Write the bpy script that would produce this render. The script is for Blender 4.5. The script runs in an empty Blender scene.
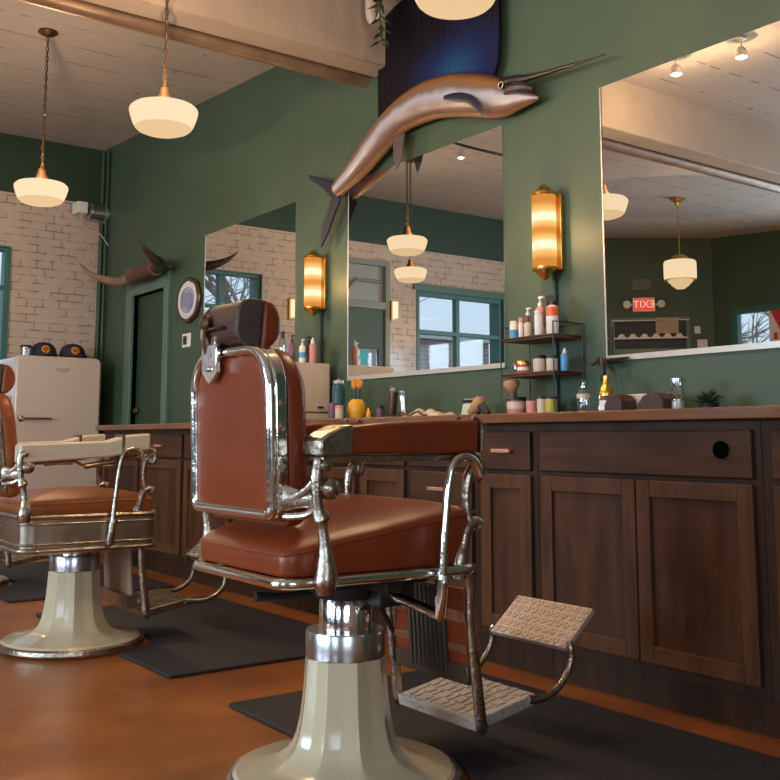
import bpy, bmesh, math, random
from mathutils import Vector, Matrix
random.seed(7)
PI = math.pi
col = bpy.context.scene.collection
WY = 3.05      # mirror wall plane
BX = -8.53     # far wall plane

# ------------------------------------------------------------------ materials
def mat(name, color=(.5, .5, .5), rough=.5, metal=0, noise=None, bump=None, emit=None, spec=None, coat=0):
    m = bpy.data.materials.new(name); m.use_nodes = True
    nt = m.node_tree; b = nt.nodes['Principled BSDF']
    b.inputs['Base Color'].default_value = (*color, 1)
    b.inputs['Roughness'].default_value = rough
    b.inputs['Metallic'].default_value = metal
    if coat: b.inputs['Coat Weight'].default_value = coat; b.inputs['Coat Roughness'].default_value = .12
    if spec is not None: b.inputs['Specular IOR Level'].default_value = spec
    if emit:
        b.inputs['Emission Color'].default_value = (*emit[0], 1); b.inputs['Emission Strength'].default_value = emit[1]
    if noise or bump:
        tc = nt.nodes.new('ShaderNodeTexCoord')
    if noise:   # (other colour, scale, (sx,sy,sz))
        mp = nt.nodes.new('ShaderNodeMapping'); mp.inputs['Scale'].default_value = noise[2] if len(noise) > 2 else (1, 1, 1)
        n = nt.nodes.new('ShaderNodeTexNoise'); n.inputs['Scale'].default_value = noise[1]; n.inputs['Detail'].default_value = 6
        r = nt.nodes.new('ShaderNodeValToRGB')
        r.color_ramp.elements[0].position = .35; r.color_ramp.elements[1].position = .68
        r.color_ramp.elements[0].color = (*color, 1); r.color_ramp.elements[1].color = (*noise[0], 1)
        nt.links.new(tc.outputs['Object'], mp.inputs[0]); nt.links.new(mp.outputs[0], n.inputs['Vector'])
        nt.links.new(n.outputs[0], r.inputs[0]); nt.links.new(r.outputs[0], b.inputs['Base Color'])
    if bump:    # (scale, strength)
        n2 = nt.nodes.new('ShaderNodeTexNoise'); n2.inputs['Scale'].default_value = bump[0]; n2.inputs['Detail'].default_value = 4
        bp = nt.nodes.new('ShaderNodeBump'); bp.inputs['Strength'].default_value = bump[1]; bp.inputs['Distance'].default_value = .01
        nt.links.new(tc.outputs['Object'], n2.inputs['Vector']); nt.links.new(n2.outputs[0], bp.inputs['Height'])
        nt.links.new(bp.outputs[0], b.inputs['Normal'])
    return m

def brick_mat(name, axes, c1, c2, mortar, w, h, msize, rough, bumps=.5, offset=.5, varnoise=False):
    m = mat(name, c1, rough); nt = m.node_tree; b = nt.nodes['Principled BSDF']
    g = nt.nodes.new('ShaderNodeNewGeometry'); s = nt.nodes.new('ShaderNodeSeparateXYZ'); c = nt.nodes.new('ShaderNodeCombineXYZ')
    nt.links.new(g.outputs['Position'], s.inputs[0])
    nt.links.new(s.outputs[axes[0]], c.inputs[0]); nt.links.new(s.outputs[axes[1]], c.inputs[1])
    t = nt.nodes.new('ShaderNodeTexBrick'); t.inputs['Scale'].default_value = 1
    t.inputs['Color1'].default_value = (*c1, 1); t.inputs['Color2'].default_value = (*c2, 1); t.inputs['Mortar'].default_value = (*mortar, 1)
    t.inputs['Brick Width'].default_value = w; t.inputs['Row Height'].default_value = h; t.inputs['Mortar Size'].default_value = msize
    t.inputs['Mortar Smooth'].default_value = .2; t.offset = offset
    nt.links.new(c.outputs[0], t.inputs['Vector'])
    src = t.outputs['Color']
    if varnoise:   # the dark joints show only in places
        n = nt.nodes.new('ShaderNodeTexNoise'); n.inputs['Scale'].default_value = 9; n.inputs['Detail'].default_value = 3
        r = nt.nodes.new('ShaderNodeValToRGB'); r.color_ramp.elements[0].position = .46; r.color_ramp.elements[1].position = .56
        nt.links.new(c.outputs[0], n.inputs['Vector']); nt.links.new(n.outputs[0], r.inputs[0])
        mx = nt.nodes.new('ShaderNodeMixRGB'); mx.inputs[1].default_value = (*c1, 1)
        nt.links.new(r.outputs[0], mx.inputs[0]); nt.links.new(src, mx.inputs[2]); src = mx.outputs[0]
    nt.links.new(src, b.inputs['Base Color'])
    bp = nt.nodes.new('ShaderNodeBump'); bp.inputs['Strength'].default_value = bumps; bp.inputs['Distance'].default_value = .004; bp.invert = True
    nt.links.new(t.outputs['Fac'], bp.inputs['Height']); nt.links.new(bp.outputs[0], b.inputs['Normal'])
    return m

def glass_mat(name, tint=(1, 1, 1), refl=.08):
    m = bpy.data.materials.new(name); m.use_nodes = True; nt = m.node_tree; nt.nodes.clear()
    o = nt.nodes.new('ShaderNodeOutputMaterial'); t = nt.nodes.new('ShaderNodeBsdfTransparent'); g = nt.nodes.new('ShaderNodeBsdfGlossy')
    t.inputs[0].default_value = (*tint, 1); g.inputs['Roughness'].default_value = .02
    mx = nt.nodes.new('ShaderNodeMixShader'); mx.inputs[0].default_value = refl
    nt.links.new(t.outputs[0], mx.inputs[1]); nt.links.new(g.outputs[0], mx.inputs[2]); nt.links.new(mx.outputs[0], o.inputs[0])
    return m

def emit_mat(name, color, s):
    m = bpy.data.materials.new(name); m.use_nodes = True; nt = m.node_tree; nt.nodes.clear()
    o = nt.nodes.new('ShaderNodeOutputMaterial'); e = nt.nodes.new('ShaderNodeEmission')
    e.inputs[0].default_value = (*color, 1); e.inputs[1].default_value = s; nt.links.new(e.outputs[0], o.inputs[0])
    return m

M = {}
M['green'] = mat('green_paint', (.043, .078, .048), .5, noise=((.055, .090, .053), 3), bump=(90, .08))
M['green_gloss'] = mat('green_trim', (.09, .165, .12), .35)
M['green_dark'] = mat('dark_green_paint', (.022, .052, .026), .5, bump=(60, .2))
M['teal'] = mat('teal_frame', (.045, .155, .14), .4)
M['tile'] = brick_mat('white_tile', (1, 2), (.58, .47, .38), (.54, .43, .345), (.25, .19, .14), .135, .067, .0038, .13, .8, varnoise=True)
M['ceil'] = brick_mat('painted_board', (1, 0), (.53, .47, .41), (.50, .44, .38), (.18, .14, .11), 2.6, .33, .006, .55, .6, varnoise=True)
M['beam'] = mat('cream_plaster', (.50, .40, .31), .6, noise=((.44, .35, .27), 4), bump=(25, .3))
M['pipe'] = mat('brown_pipe', (.34, .22, .14), .38, .3, noise=((.22, .14, .09), 6))
M['wood'] = mat('dark_walnut', (.046, .0145, .005), .5, noise=((.094, .033, .011), 5, (4, 4, .6)), bump=(40, .15), spec=.3)
M['wood_h'] = mat('dark_walnut_cross', (.044, .015, .006), .5, noise=((.082, .030, .011), 5, (.6, 4, 4)), bump=(40, .15), spec=.3)
M['wood_d'] = mat('walnut_carcass', (.030, .011, .005), .5, noise=((.060, .023, .009), 5, (4, 4, .6)), spec=.3)  # darker walnut puts the shade of the gaps into the carcass colour
M['wood_f'] = mat('walnut_frame', (.062, .022, .008), .45, noise=((.125, .048, .017), 5, (4, 4, .6)), bump=(40, .15), spec=.3)
M['wood_top'] = mat('worktop_wood', (.15, .055, .022), .25, noise=((.22, .085, .033), 6, (.6, 5, 5)), coat=.5)
M['floor'] = mat('stained_concrete', (.37, .125, .026), .30, noise=((.21, .062, .015), 2.6), bump=(14, .12))
M['mat'] = mat('rubber', (.016, .017, .023), .55, bump=(220, .5))
M['chrome'] = mat('chrome', (.80, .78, .75), .11, 1, bump=(18, .18))
M['nickel'] = mat('worn_nickel', (.56, .50, .42), .27, 1, noise=((.36, .30, .23), 22), bump=(60, .3))
M['steel'] = mat('brushed_steel', (.55, .55, .56), .22, 1)
M['leather'] = mat('oxblood_leather', (.245, .045, .012), .30, noise=((.19, .032, .009), 5), bump=(240, .12))
M['leather_o'] = mat('tan_leather', (.32, .085, .014), .30, noise=((.22, .05, .010), 6), bump=(180, .2))
M['leather_w'] = mat('cream_vinyl', (.66, .55, .42), .38, bump=(150, .1))
M['leather_b'] = mat('dark_red_leather', (.06, .018, .010), .45, bump=(120, .3))
M['leather_d'] = mat('dark_worn_leather', (.085, .055, .04), .5, noise=((.06, .035, .025), 30), bump=(240, .5))
M['rib'] = mat('dull_bronze', (.10, .075, .055), .45, .6)
M['apron'] = mat('engraved_silver', (.52, .46, .38), .33, 1, noise=((.34, .28, .21), 9), bump=(35, .15))
M['calf'] = mat('worn_tan_vinyl', (.30, .19, .12), .5, bump=(80, .2))
M['porcelain'] = mat('cream_porcelain', (.66, .55, .37), .16, noise=((.60, .49, .32), 3), coat=.5)
M['black'] = mat('black_metal', (.012, .011, .011), .4)
M['iron'] = mat('dark_iron', (.035, .03, .026), .5, .5)
M['blackp'] = mat('black_plastic', (.015, .015, .016), .35)
M['hole'] = mat('black_rubber_grommet', (.002, .002, .002), .9, spec=0)  # flat black stands for the shade inside the cable hole
M['mirror'] = mat('mirror_silver', (.86, .87, .85), 0, 1)
M['alu'] = mat('aluminium_channel', (.65, .64, .60), .3, .6)
M['brass'] = mat('brass', (.62, .38, .12), .28, 1)
M['bronze'] = mat('dark_bronze', (.13, .075, .04), .35, .8)
M['copper'] = mat('copper_pull', (.75, .42, .30), .35, .7)
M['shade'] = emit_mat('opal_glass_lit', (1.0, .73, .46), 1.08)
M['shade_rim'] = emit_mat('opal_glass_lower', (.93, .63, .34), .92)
M['bulb'] = emit_mat('bulb_lit', (1.0, .80, .48), 7)
M['tube'] = emit_mat('amber_glass_lit', (1.0, .50, .14), .85)
_nt = M['tube'].node_tree; _e = [n for n in _nt.nodes if n.type == 'EMISSION'][0]      # the rods glow most beside the two lit bulbs
_tc = _nt.nodes.new('ShaderNodeTexCoord'); _sp = _nt.nodes.new('ShaderNodeSeparateXYZ'); _ab = _nt.nodes.new('ShaderNodeMath'); _ab.operation = 'ABSOLUTE'
_r = _nt.nodes.new('ShaderNodeValToRGB'); _nt.links.new(_tc.outputs['Object'], _sp.inputs[0]); _nt.links.new(_sp.outputs[2], _ab.inputs[0]); _nt.links.new(_ab.outputs[0], _r.inputs[0])
_el = _r.color_ramp.elements; _el[0].position = .008; _el[0].color = (.70, .27, .05, 1); _el[1].position = .125; _el[1].color = (.62, .23, .045, 1)
for _p, _c in ((.038, (1, .62, .22)), (.050, (1, .95, .62)), (.072, (1, .95, .62)), (.088, (1, .55, .17))):
    _q = _el.new(_p); _q.color = (*_c, 1)
_nt.links.new(_r.outputs[0], _e.inputs[0]); _e.inputs[1].default_value = 1.15
M['slim'] = emit_mat('slim_lamp_lit', (1.0, .82, .55), 1.3)
M['spot'] = emit_mat('spot_lit', (1, .85, .6), 9)
M['white'] = mat('white_plastic', (.75, .72, .66), .4)
M['enamel'] = mat('cream_enamel', (.64, .52, .42), .16, coat=.4)
M['enamel_box'] = mat('cream_steel', (.60, .47, .34), .35)
M['cap'] = mat('navy_cap', (.02, .022, .035), .8)
M['orange'] = mat('orange_patch', (.75, .27, .03), .6)
M['horn'] = mat('horn_pale', (.25, .16, .10), .35, noise=((.07, .04, .028), 5))
M['horn_d'] = mat('horn_dark', (.05, .028, .02), .3)
M['hide'] = mat('leather_wrap', (.10, .042, .028), .45, noise=((.08, .03, .02), 14))
M['glass'] = glass_mat('window_glass', (.95, .98, 1), .05)
M['clear'] = glass_mat('clear_glass', (.88, .92, .93), .22)
M['dglass'] = mat('dark_pane', (.02, .028, .042), .5)
M['gold'] = mat('gold_cap', (.85, .50, .12), .25, 1)
M['clock'] = mat('plate_face', (.62, .60, .58), .3)
M['blue_grey'] = mat('blue_grey_glaze', (.22, .24, .36), .3)
M['sidewalk'] = mat('street', (.35, .35, .36), .8, noise=((.28, .28, .29), 3))
M['bark'] = mat('bark', (.30, .26, .23), .8)
M['building'] = brick_mat('pink_brick', (1, 2), (.42, .27, .24), (.36, .22, .2), (.5, .45, .42), .3, .1, .01, .8)
M['building2'] = mat('pale_render', (.62, .60, .58), .8)

def colour(name, c, rough=.4): return mat(name, c, rough)

# ------------------------------------------------------------------ mesh helpers
def obj(name, bm, m, parent=None, smooth=35, bevel=0, seg=2):
    me = bpy.data.meshes.new(name)
    bmesh.ops.recalc_face_normals(bm, faces=bm.faces)
    bm.to_mesh(me); bm.free()
    ms = m if isinstance(m, (list, tuple)) else [m]
    for k in ms: me.materials.append(k)
    o = bpy.data.objects.new(name, me); col.objects.link(o)
    if smooth:
        me.polygons.foreach_set('use_smooth', [True] * len(me.polygons))
        me.set_sharp_from_angle(angle=math.radians(smooth))
    if bevel:
        b = o.modifiers.new('bevel', 'BEVEL'); b.width = bevel; b.segments = seg; b.limit_method = 'ANGLE'; b.angle_limit = math.radians(50)
    if parent: o.parent = parent
    return o

def tag(o, label, cat, group=None, kind=None):
    o['label'] = label; o['category'] = cat
    if group: o['group'] = group
    if kind: o['kind'] = kind
    return o

def thing(name, loc=(0, 0, 0), label='', cat='', group=None, rz=0):
    o = bpy.data.objects.new(name, None); col.objects.link(o); o.location = loc; o.rotation_euler = (0, 0, rz)
    return tag(o, label, cat, group)

def struct(name, bm, m, parent=None, **k):
    o = obj(name, bm, m, parent, **k)
    if not parent: o['kind'] = 'structure'
    return o

def bx(bm, x0, x1, y0, y1, z0, z1, mtx=None, mi=0):
    vs = [bm.verts.new(Vector((x, y, z)) if mtx is None else mtx @ Vector((x, y, z))) for x in (x0, x1) for y in (y0, y1) for z in (z0, z1)]
    for f in ((0, 1, 3, 2), (4, 6, 7, 5), (0, 4, 5, 1), (2, 3, 7, 6), (0, 2, 6, 4), (1, 5, 7, 3)):
        q = bm.faces.new([vs[i] for i in f]); q.material_index = mi
    return bm

def box(*a, **k): return bx(bmesh.new(), *a, **k)

def catmull(pts, n=6, closed=False):
    P = [Vector(p) for p in pts]; out = []
    m = len(P); rng = range(m if closed else m - 1)
    for i in rng:
        p0 = P[(i - 1) % m] if closed or i > 0 else P[0]; p1 = P[i]; p2 = P[(i + 1) % m]
        p3 = P[(i + 2) % m] if closed or i + 2 < m else P[-1]
        for k in range(n):
            t = k / n
            out.append(.5 * ((2 * p1) + (-p0 + p2) * t + (2 * p0 - 5 * p1 + 4 * p2 - p3) * t * t + (-p0 + 3 * p1 - 3 * p2 + p3) * t ** 3))
    if not closed: out.append(P[-1])
    return out

def tube(bm, pts, r, seg=12, closed=False, smooth=0, flat=1.0, mi=0):
    """a round (or flattened) rod along pts; r a number or one per point"""
    P = [Vector(p) for p in pts]
    if not isinstance(r, (list, tuple)): r = [r] * len(P)
    if smooth:
        R = catmull([(a, 0, 0) for a in r], smooth, closed); P = catmull(P, smooth, closed); r = [max(1e-4, a.x) for a in R]
    n = len(P); rings = []; up = None
    for i in range(n):
        a = P[(i - 1) % n] if (closed or i > 0) else P[i]; b = P[(i + 1) % n] if (closed or i < n - 1) else P[i]
        t = (b - a).normalized()
        if up is None:
            up = Vector((0, 0, 1)) if abs(t.z) < .9 else Vector((1, 0, 0))
        s = t.cross(up); s.normalize(); up = s.cross(t).normalized()
        rings.append([bm.verts.new(P[i] + (s * math.cos(2 * PI * k / seg) * flat + up * math.sin(2 * PI * k / seg)) * r[i]) for k in range(seg)])
    m = n if closed else n - 1
    for i in range(m):
        A, B = rings[i], rings[(i + 1) % n]
        for k in range(seg):
            f = bm.faces.new((A[k], A[(k + 1) % seg], B[(k + 1) % seg], B[k])); f.material_index = mi
    if not closed:
        for q in (rings[0][::-1], rings[-1]):
            f = bm.faces.new(q); f.material_index = mi
    return bm

def lathe(bm, prof, seg=24, c=(0, 0, 0), mtx=None, rmod=None, cap=True, mi=0):
    """prof: (r, z) pairs around the z axis at c"""
    rings = []
    for r, z in prof:
        ring = []
        for k in range(seg):
            a = 2 * PI * k / seg; rr = r * (rmod(a, r, z) if rmod else 1)
            v = Vector((c[0] + rr * math.cos(a), c[1] + rr * math.sin(a), c[2] + z))
            ring.append(bm.verts.new(mtx @ v if mtx else v))
        rings.append(ring)
    for A, B in zip(rings, rings[1:]):
        for k in range(seg):
            f = bm.faces.new((A[k], A[(k + 1) % seg], B[(k + 1) % seg], B[k])); f.material_index = mi
    if cap:
        for q in (rings[0][::-1], rings[-1]):
            f = bm.faces.new(q); f.material_index = mi
    return bm

def prism(bm, poly, f0, f1):
    """poly of 2-D points; f0,f1 map (u,v) to the two 3-D faces"""
    A = [bm.verts.new(Vector(f0(*p))) for p in poly]; B = [bm.verts.new(Vector(f1(*p))) for p in poly]
    n = len(poly)
    bm.faces.new(A); bm.faces.new(B[::-1])
    for i in range(n): bm.faces.new((A[i], B[i], B[(i + 1) % n], A[(i + 1) % n]))
    return bm

def rrect(hx, hy, r, n=5, cx=0, cy=0):
    """rounded rectangle outline; r one radius or four (++, -+, --, +-)"""
    r = r if isinstance(r, (list, tuple)) else [r] * 4; out = []
    for i, (sx, sy) in enumerate(((1, 1), (-1, 1), (-1, -1), (1, -1))):
        q = r[i]
        for k in range(n + 1):
            a = PI / 2 * (i + k / n)
            out.append((cx + sx * (hx - q) + q * math.cos(a), cy + sy * (hy - q) + q * math.sin(a)))
    return out

def pillow(bm, outline, z0, ze, crown, mtx=None, power=2.2, edge=.012, bottom=True, mi=0):
    """an upholstered pad: straight sides from z0 to ze(x,y), a soft shoulder and a domed top"""
    if not callable(ze): zz = ze; ze = lambda x, y: zz
    cx = sum(p[0] for p in outline) / len(outline); cy = sum(p[1] for p in outline) / len(outline)
    T = (lambda v: mtx @ v) if mtx else (lambda v: v)
    lev = [('b', .985, 0), ('b', 1.0, .006)]
    rings = []
    for s, d in ((.985, 0), (1.0, .008)):
        rings.append([bm.verts.new(T(Vector((cx + (x - cx) * s, cy + (y - cy) * s, z0 + d)))) for x, y in outline])
    rings.append([bm.verts.new(T(Vector((x, y, ze(x, y) - edge)))) for x, y in outline])
    for s in (.994, .975, .93, .85, .72, .55, .36, .18):
        rings.append([bm.verts.new(T(Vector((cx + (x - cx) * s, cy + (y - cy) * s,
                     ze(cx + (x - cx) * s, cy + (y - cy) * s) - edge * max(0, (s - .93) / .07) ** 2 * .8 + crown * (1 - s ** power))))) for x, y in outline])
    n = len(outline)
    for A, B in zip(rings, rings[1:]):
        for k in range(n):
            f = bm.faces.new((A[k], A[(k + 1) % n], B[(k + 1) % n], B[k])); f.material_index = mi
    c = bm.verts.new(T(Vector((cx, cy, ze(cx, cy) + crown))))
    for k in range(n):
        f = bm.faces.new((rings[-1][k], rings[-1][(k + 1) % n], c)); f.material_index = mi
    if bottom: bm.faces.new(rings[0][::-1])
    return bm

def copy_tree(o, parent=None):
    c = o.copy(); col.objects.link(c); c.parent = parent
    for ch in list(o.children): copy_tree(ch, c)
    return c

# ------------------------------------------------------------------ camera
cam_d = bpy.data.cameras.new('camera'); cam = bpy.data.objects.new('camera', cam_d); col.objects.link(cam)
cam_d.sensor_width = 36; cam_d.lens = 988.6 / 780 * 36; cam_d.shift_y = -73 / 780
cam_d.clip_start = .05
yaw = math.radians(180 - 36.24); p = math.radians(7)
Fv = Vector((math.cos(yaw) * math.cos(p), math.sin(yaw) * math.cos(p), math.sin(p)))
cam.location = (0, 0, .83); cam.rotation_euler = Fv.to_track_quat('-Z', 'Y').to_euler()
bpy.context.scene.camera = cam

# ------------------------------------------------------------------ the room
def ceil_z(x): return 3.41 - .0592 * (x - BX) if x < -4.2 else 3.15

def wall_grid(bm, u0, u1, z0, z1, holes, place):
    """boxes that fill u0..u1 x z0..z1 except the holes"""
    us = sorted({u0, u1, *[h[0] for h in holes], *[h[1] for h in holes]})
    for a, b in zip(us, us[1:]):
        hs = sorted([(h[2], h[3]) for h in holes if h[0] < (a + b) / 2 < h[1]]); z = z0
        for h0, h1 in hs:
            if h0 > z: place(bm, a, b, z, h0)
            z = h1
        if z < z1: place(bm, a, b, z, z1)
    return bm

struct('floor', box(-8.7, 3.3, -4.75, 3.25, -.12, 0), M['floor'])
# mirror wall with the doorway at its far end
bm = bmesh.new(); wall_grid(bm, -8.78, 3.2, 0, 3.6, [(-7.70, -7.06, -.01, 1.98)], lambda b, a, c, z, w: bx(b, a, c, WY, WY + .2, z, w))
struct('wall_right', bm, M['green'])
# far wall: tiles below, green above
W1 = (1.40, 2.28, 1.15, 2.44); W2 = (-1.83, -.53, 1.15, 2.46); DR = (-.16, .78, -.01, 2.73)
bm = bmesh.new(); wall_grid(bm, -3.6, WY, 0, 2.905, [W1, W2, DR], lambda b, a, c, z, w: bx(b, BX - .25, BX, a, c, z, w))
struct('wall_far', bm, M['tile'])
struct('trim_1', box(BX - .25, BX, -3.6, WY, 2.905, 3.6), M['green_dark'])
# diagonal corner wall
A = Vector((BX, -3.6, 0)); B = Vector((-7.55, -4.5, 0)); dd = (B - A).normalized(); nn = Vector((-dd.y, dd.x, 0))   # nn faces the room
DM = Matrix(((dd.x, nn.x, 0, A.x), (dd.y, nn.y, 0, A.y), (0, 0, 1, 0), (0, 0, 0, 1)))
bm = bmesh.new(); wall_grid(bm, -.2, (B - A).length + .2, 0, 3.7, [(.06, 1.04, .05, 2.36)], lambda b, a, c, z, w: bx(b, a, c, -.2, 0, z, w, mtx=DM))
struct('wall_corner', bm, M['green'])
# street wall; windows past the first are unseen, added to bring in light
SW = [(-7.30, -5.85, .85, 2.42), (-5.3, -3.5, .7, 2.5), (-3.0, -1.2, .7, 2.5), (.2, 2.0, .7, 2.5)]
bm = bmesh.new(); wall_grid(bm, -7.6, 3.2, 0, 3.6, SW, lambda b, a, c, z, w: bx(b, a, c, -4.7, -4.5, z, w))
struct('wall_left', bm, M['green'])
W8 = (-2.6, -.2, .8, 2.5)  # unseen window opening, added to brighten the room from behind
bm = bmesh.new(); wall_grid(bm, -4.7, 3.25, 0, 3.6, [W8], lambda b, a, c, z, w: bx(b, 3.0, 3.2, a, c, z, w))
struct('wall_near', bm, M['beam'])  # cream picked to bounce more fill from this unseen wall
# ceiling: sloping beyond the beam, level before it
bm = bmesh.new()
prism(bm, [(-8.8, ceil_z(-8.8)), (-4.2, ceil_z(-4.21)), (3.2, 3.15), (3.2, 3.75), (-8.8, 3.75)], lambda u, v: (u, -4.8, v), lambda u, v: (u, 3.26, v))
struct('ceiling', bm, M['ceil'], smooth=0)
struct('trim_2', box(-4.30, -4.13, -4.5, WY, 2.81, 3.2), M['beam'], bevel=.008)['label'] = 'cream plastered ceiling beam'
bm = bmesh.new(); tube(bm, [(-4.39, -4.4, 2.825), (-4.39, WY, 2.825)], .048, 20)
tag(obj('ceiling_pipe', bm, M['pipe']), 'long brown pipe running along the far side of the ceiling beam', 'pipe')
bm = bmesh.new(); bx(bm, -4.12, WY * 0 + 3.0, WY - .02, WY, 0, .0001)
bm.free()
# conduits in the far corner
for i, (x, r, lab) in enumerate(((-8.44, .022, 'green painted conduit nearest the tiled wall in the far corner'), (-8.33, .014, 'thinner green painted conduit beside the corner, further from the tiles'))):
    bm = bmesh.new(); tube(bm, [(x, WY - .03, 0), (x, WY - .03, 3.36)], r, 10)
    tag(obj('wall_conduit', bm, M['green_dark']), lab, 'pipe')

def window_unit(name, u0, u1, z0, z1, axis, mullions, rails, fr=.05, m='teal', zpane=True):
    """axis 'x': in the far wall; axis 'y': in the street wall"""
    bm = bmesh.new()
    def pl(a, b, c, d, t0=.02, t1=.09):
        if axis == 'x': bx(bm, BX - t1, BX - t0, a, b, c, d)
        else: bx(bm, a, b, -4.5 - t1, -4.5 - t0, c, d)
    root = bpy.data.objects.new(name, None); col.objects.link(root); root['kind'] = 'structure'
    for q in ((u0, u0 + fr, z0, z1), (u1 - fr, u1, z0, z1), (u0 + fr, u1 - fr, z1 - fr, z1), (u0 + fr, u1 - fr, z0, z0 + fr)): pl(*q)
    for u in mullions: pl(u - fr * .45, u + fr * .45, z0 + fr, z1 - fr)
    for z in rails: pl(u0 + fr, u1 - fr, z - fr * .4, z + fr * .4, .015, .085)
    obj('window_frame', bm, M[m], root, bevel=.004)
    bm = bmesh.new()
    # painted reveal lining the opening
    t = .012
    def rv(a, b, c, d):
        if axis == 'x': bx(bm, BX - .24, BX + .012, a, b, c, d)
        else: bx(bm, a, b, -4.69, -4.488, c, d)
    rv(u0 - .0, u0 + t, z0, z1); rv(u1 - t, u1, z0, z1); rv(u0 + t, u1 - t, z1 - t, z1); rv(u0 + t, u1 - t, z0, z0 + t)
    obj('window_reveal', bm, M[m], root)
    bm = bmesh.new()
    if axis == 'x': bx(bm, BX - .057, BX - .051, u0 + fr, u1 - fr, z0 + fr, z1 - fr)
    else: bx(bm, u0 + fr, u1 - fr, -4.557, -4.551, z0 + fr, z1 - fr)
    obj('window_pane', bm, M['glass'], root)
    return root

window_unit('window_1', *W1, 'x', [1.84], [2.09], .042)
window_unit('window_2', *W2, 'x', [-1.14], [2.0], .06)
for i, s in enumerate(SW): window_unit('window_%d' % (i + 3), *s, 'y', [(s[0] + s[1]) / 2] if i else [], [], .07)  # only the first is seen; the others are added for light
# green head board over the second window
struct('trim_3', box(BX, BX + .02, W2[0] - .05, W2[1] + .05, 2.46, 2.53), M['green_gloss'])
# street door with transom in the far wall
dr = bpy.data.objects.new('door_2', None); col.objects.link(dr); dr['kind'] = 'structure'
bm = bmesh.new()
for q in ((-.16, -.10, 0, 2.73), (.72, .78, 0, 2.73), (-.10, .72, 2.67, 2.73), (-.10, .72, 2.20, 2.28)): bx(bm, BX - .08, BX + .015, *q)
obj('door_frame', bm, mat('grey_green_frame', (.22, .25, .21), .4), dr, bevel=.004)
bm = bmesh.new()
wall_grid(bm, -.10, .72, 0.01, 2.20, [(-.03, .25, .9, 1.78)], lambda b, a, c, z, w: bx(b, BX - .05, BX - .01, a, c, z, w))
obj('door_leaf', bm, M['green'], dr)
obj('door_pane', box(BX - .035, BX - .028, -.03, .25, .9, 1.78), M['glass'], dr)
obj('transom_pane', box(BX - .05, BX - .04, -.10, .72, 2.28, 2.67), mat('grey_transom', (.30, .34, .33), .3), dr)
bm = bmesh.new(); tube(bm, [(BX - .01, .66, 2.56), (BX + .0, .42, 2.36), (BX - .01, .26, 2.50), (BX - .01, -.06, 2.50)], .020, 8)
obj('transom_stay', bm, bpy.data.materials['grey_green_frame'], dr)
bm = bmesh.new(); bx(bm, BX - .0275, BX - .023, .10, .22, 1.56, 1.76)
tag(obj('door_sticker', bm, mat('turquoise_sticker', (.03, .50, .52), .5)), 'small turquoise square notice on the far door pane', 'sign')
# doorway at the far end of the mirror wall
d1 = bpy.data.objects.new('door_1', None); col.objects.link(d1); d1['kind'] = 'structure'
bm = bmesh.new(); bx(bm, -7.83, -7.70, WY - .025, WY + .1, 0, 2.11); bx(bm, -7.06, -6.97, WY - .025, WY + .1, 0, 2.11); bx(bm, -7.70, -7.06, WY - .025, WY + .1, 1.98, 2.11)
bx(bm, -7.85, -6.95, WY - .04, WY, 2.11, 2.135)
obj('door_frame', bm, M['green_gloss'], d1, bevel=.005)
obj('door_leaf', box(-7.695, -7.065, WY + .035, WY + .07, .005, 1.975), M['green_dark'], d1)
bm = bmesh.new(); lathe(bm, [(.001, -.03), (.022, -.028), (.028, -.01), (.02, .005), (.01, .02), (.01, .04)], 14, mtx=Matrix.Translation((-7.64, WY + .03, 1.05)) @ Matrix.Rotation(-PI / 2, 4, 'X'))
obj('door_knob', bm, M['bronze'], d1)

# corner transom with scalloped awning outside
fw = (B - A).length
t0 = bpy.data.objects.new('window_7', None); col.objects.link(t0); t0['kind'] = 'structure'
bm = bmesh.new()
for q in ((.06, .11, .05, 2.36), (.99, 1.04, .05, 2.36), (.11, .99, 2.33, 2.36), (.11, .99, 1.90, 1.96), (.11, .99, .05, .11)): bx(bm, q[0], q[1], -.1, .0, q[2], q[3], mtx=DM)
obj('window_frame', bm, M['green_gloss'], t0)
obj('window_pane', box(.11, .99, -.06, -.055, .11, 2.33, mtx=DM), M['dglass'], t0)
aw = bmesh.new(); bx(aw, .10, 1.0, .002, .018, 2.085, 2.105, mtx=DM); bx(aw, .08, 1.03, .002, .012, 2.315, 2.328, mtx=DM)
for i in range(6):
    a = .14 + i * .142; prism(aw, [(a, 2.105), (a + .11, 2.105), (a + .075, 2.15), (a + .035, 2.15)], lambda u, v: DM @ Vector((u, .004, v)), lambda u, v: DM @ Vector((u, .016, v)))
obj('awning_edge', aw, M['white'], t0)
tag(obj('paper_notice', box(.62, .90, .002, .012, 2.15, 2.35, mtx=DM), mat('tan_card', (.48, .36, .23), .7)), 'tan paper notice on the dark corner transom glass', 'notice')
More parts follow.
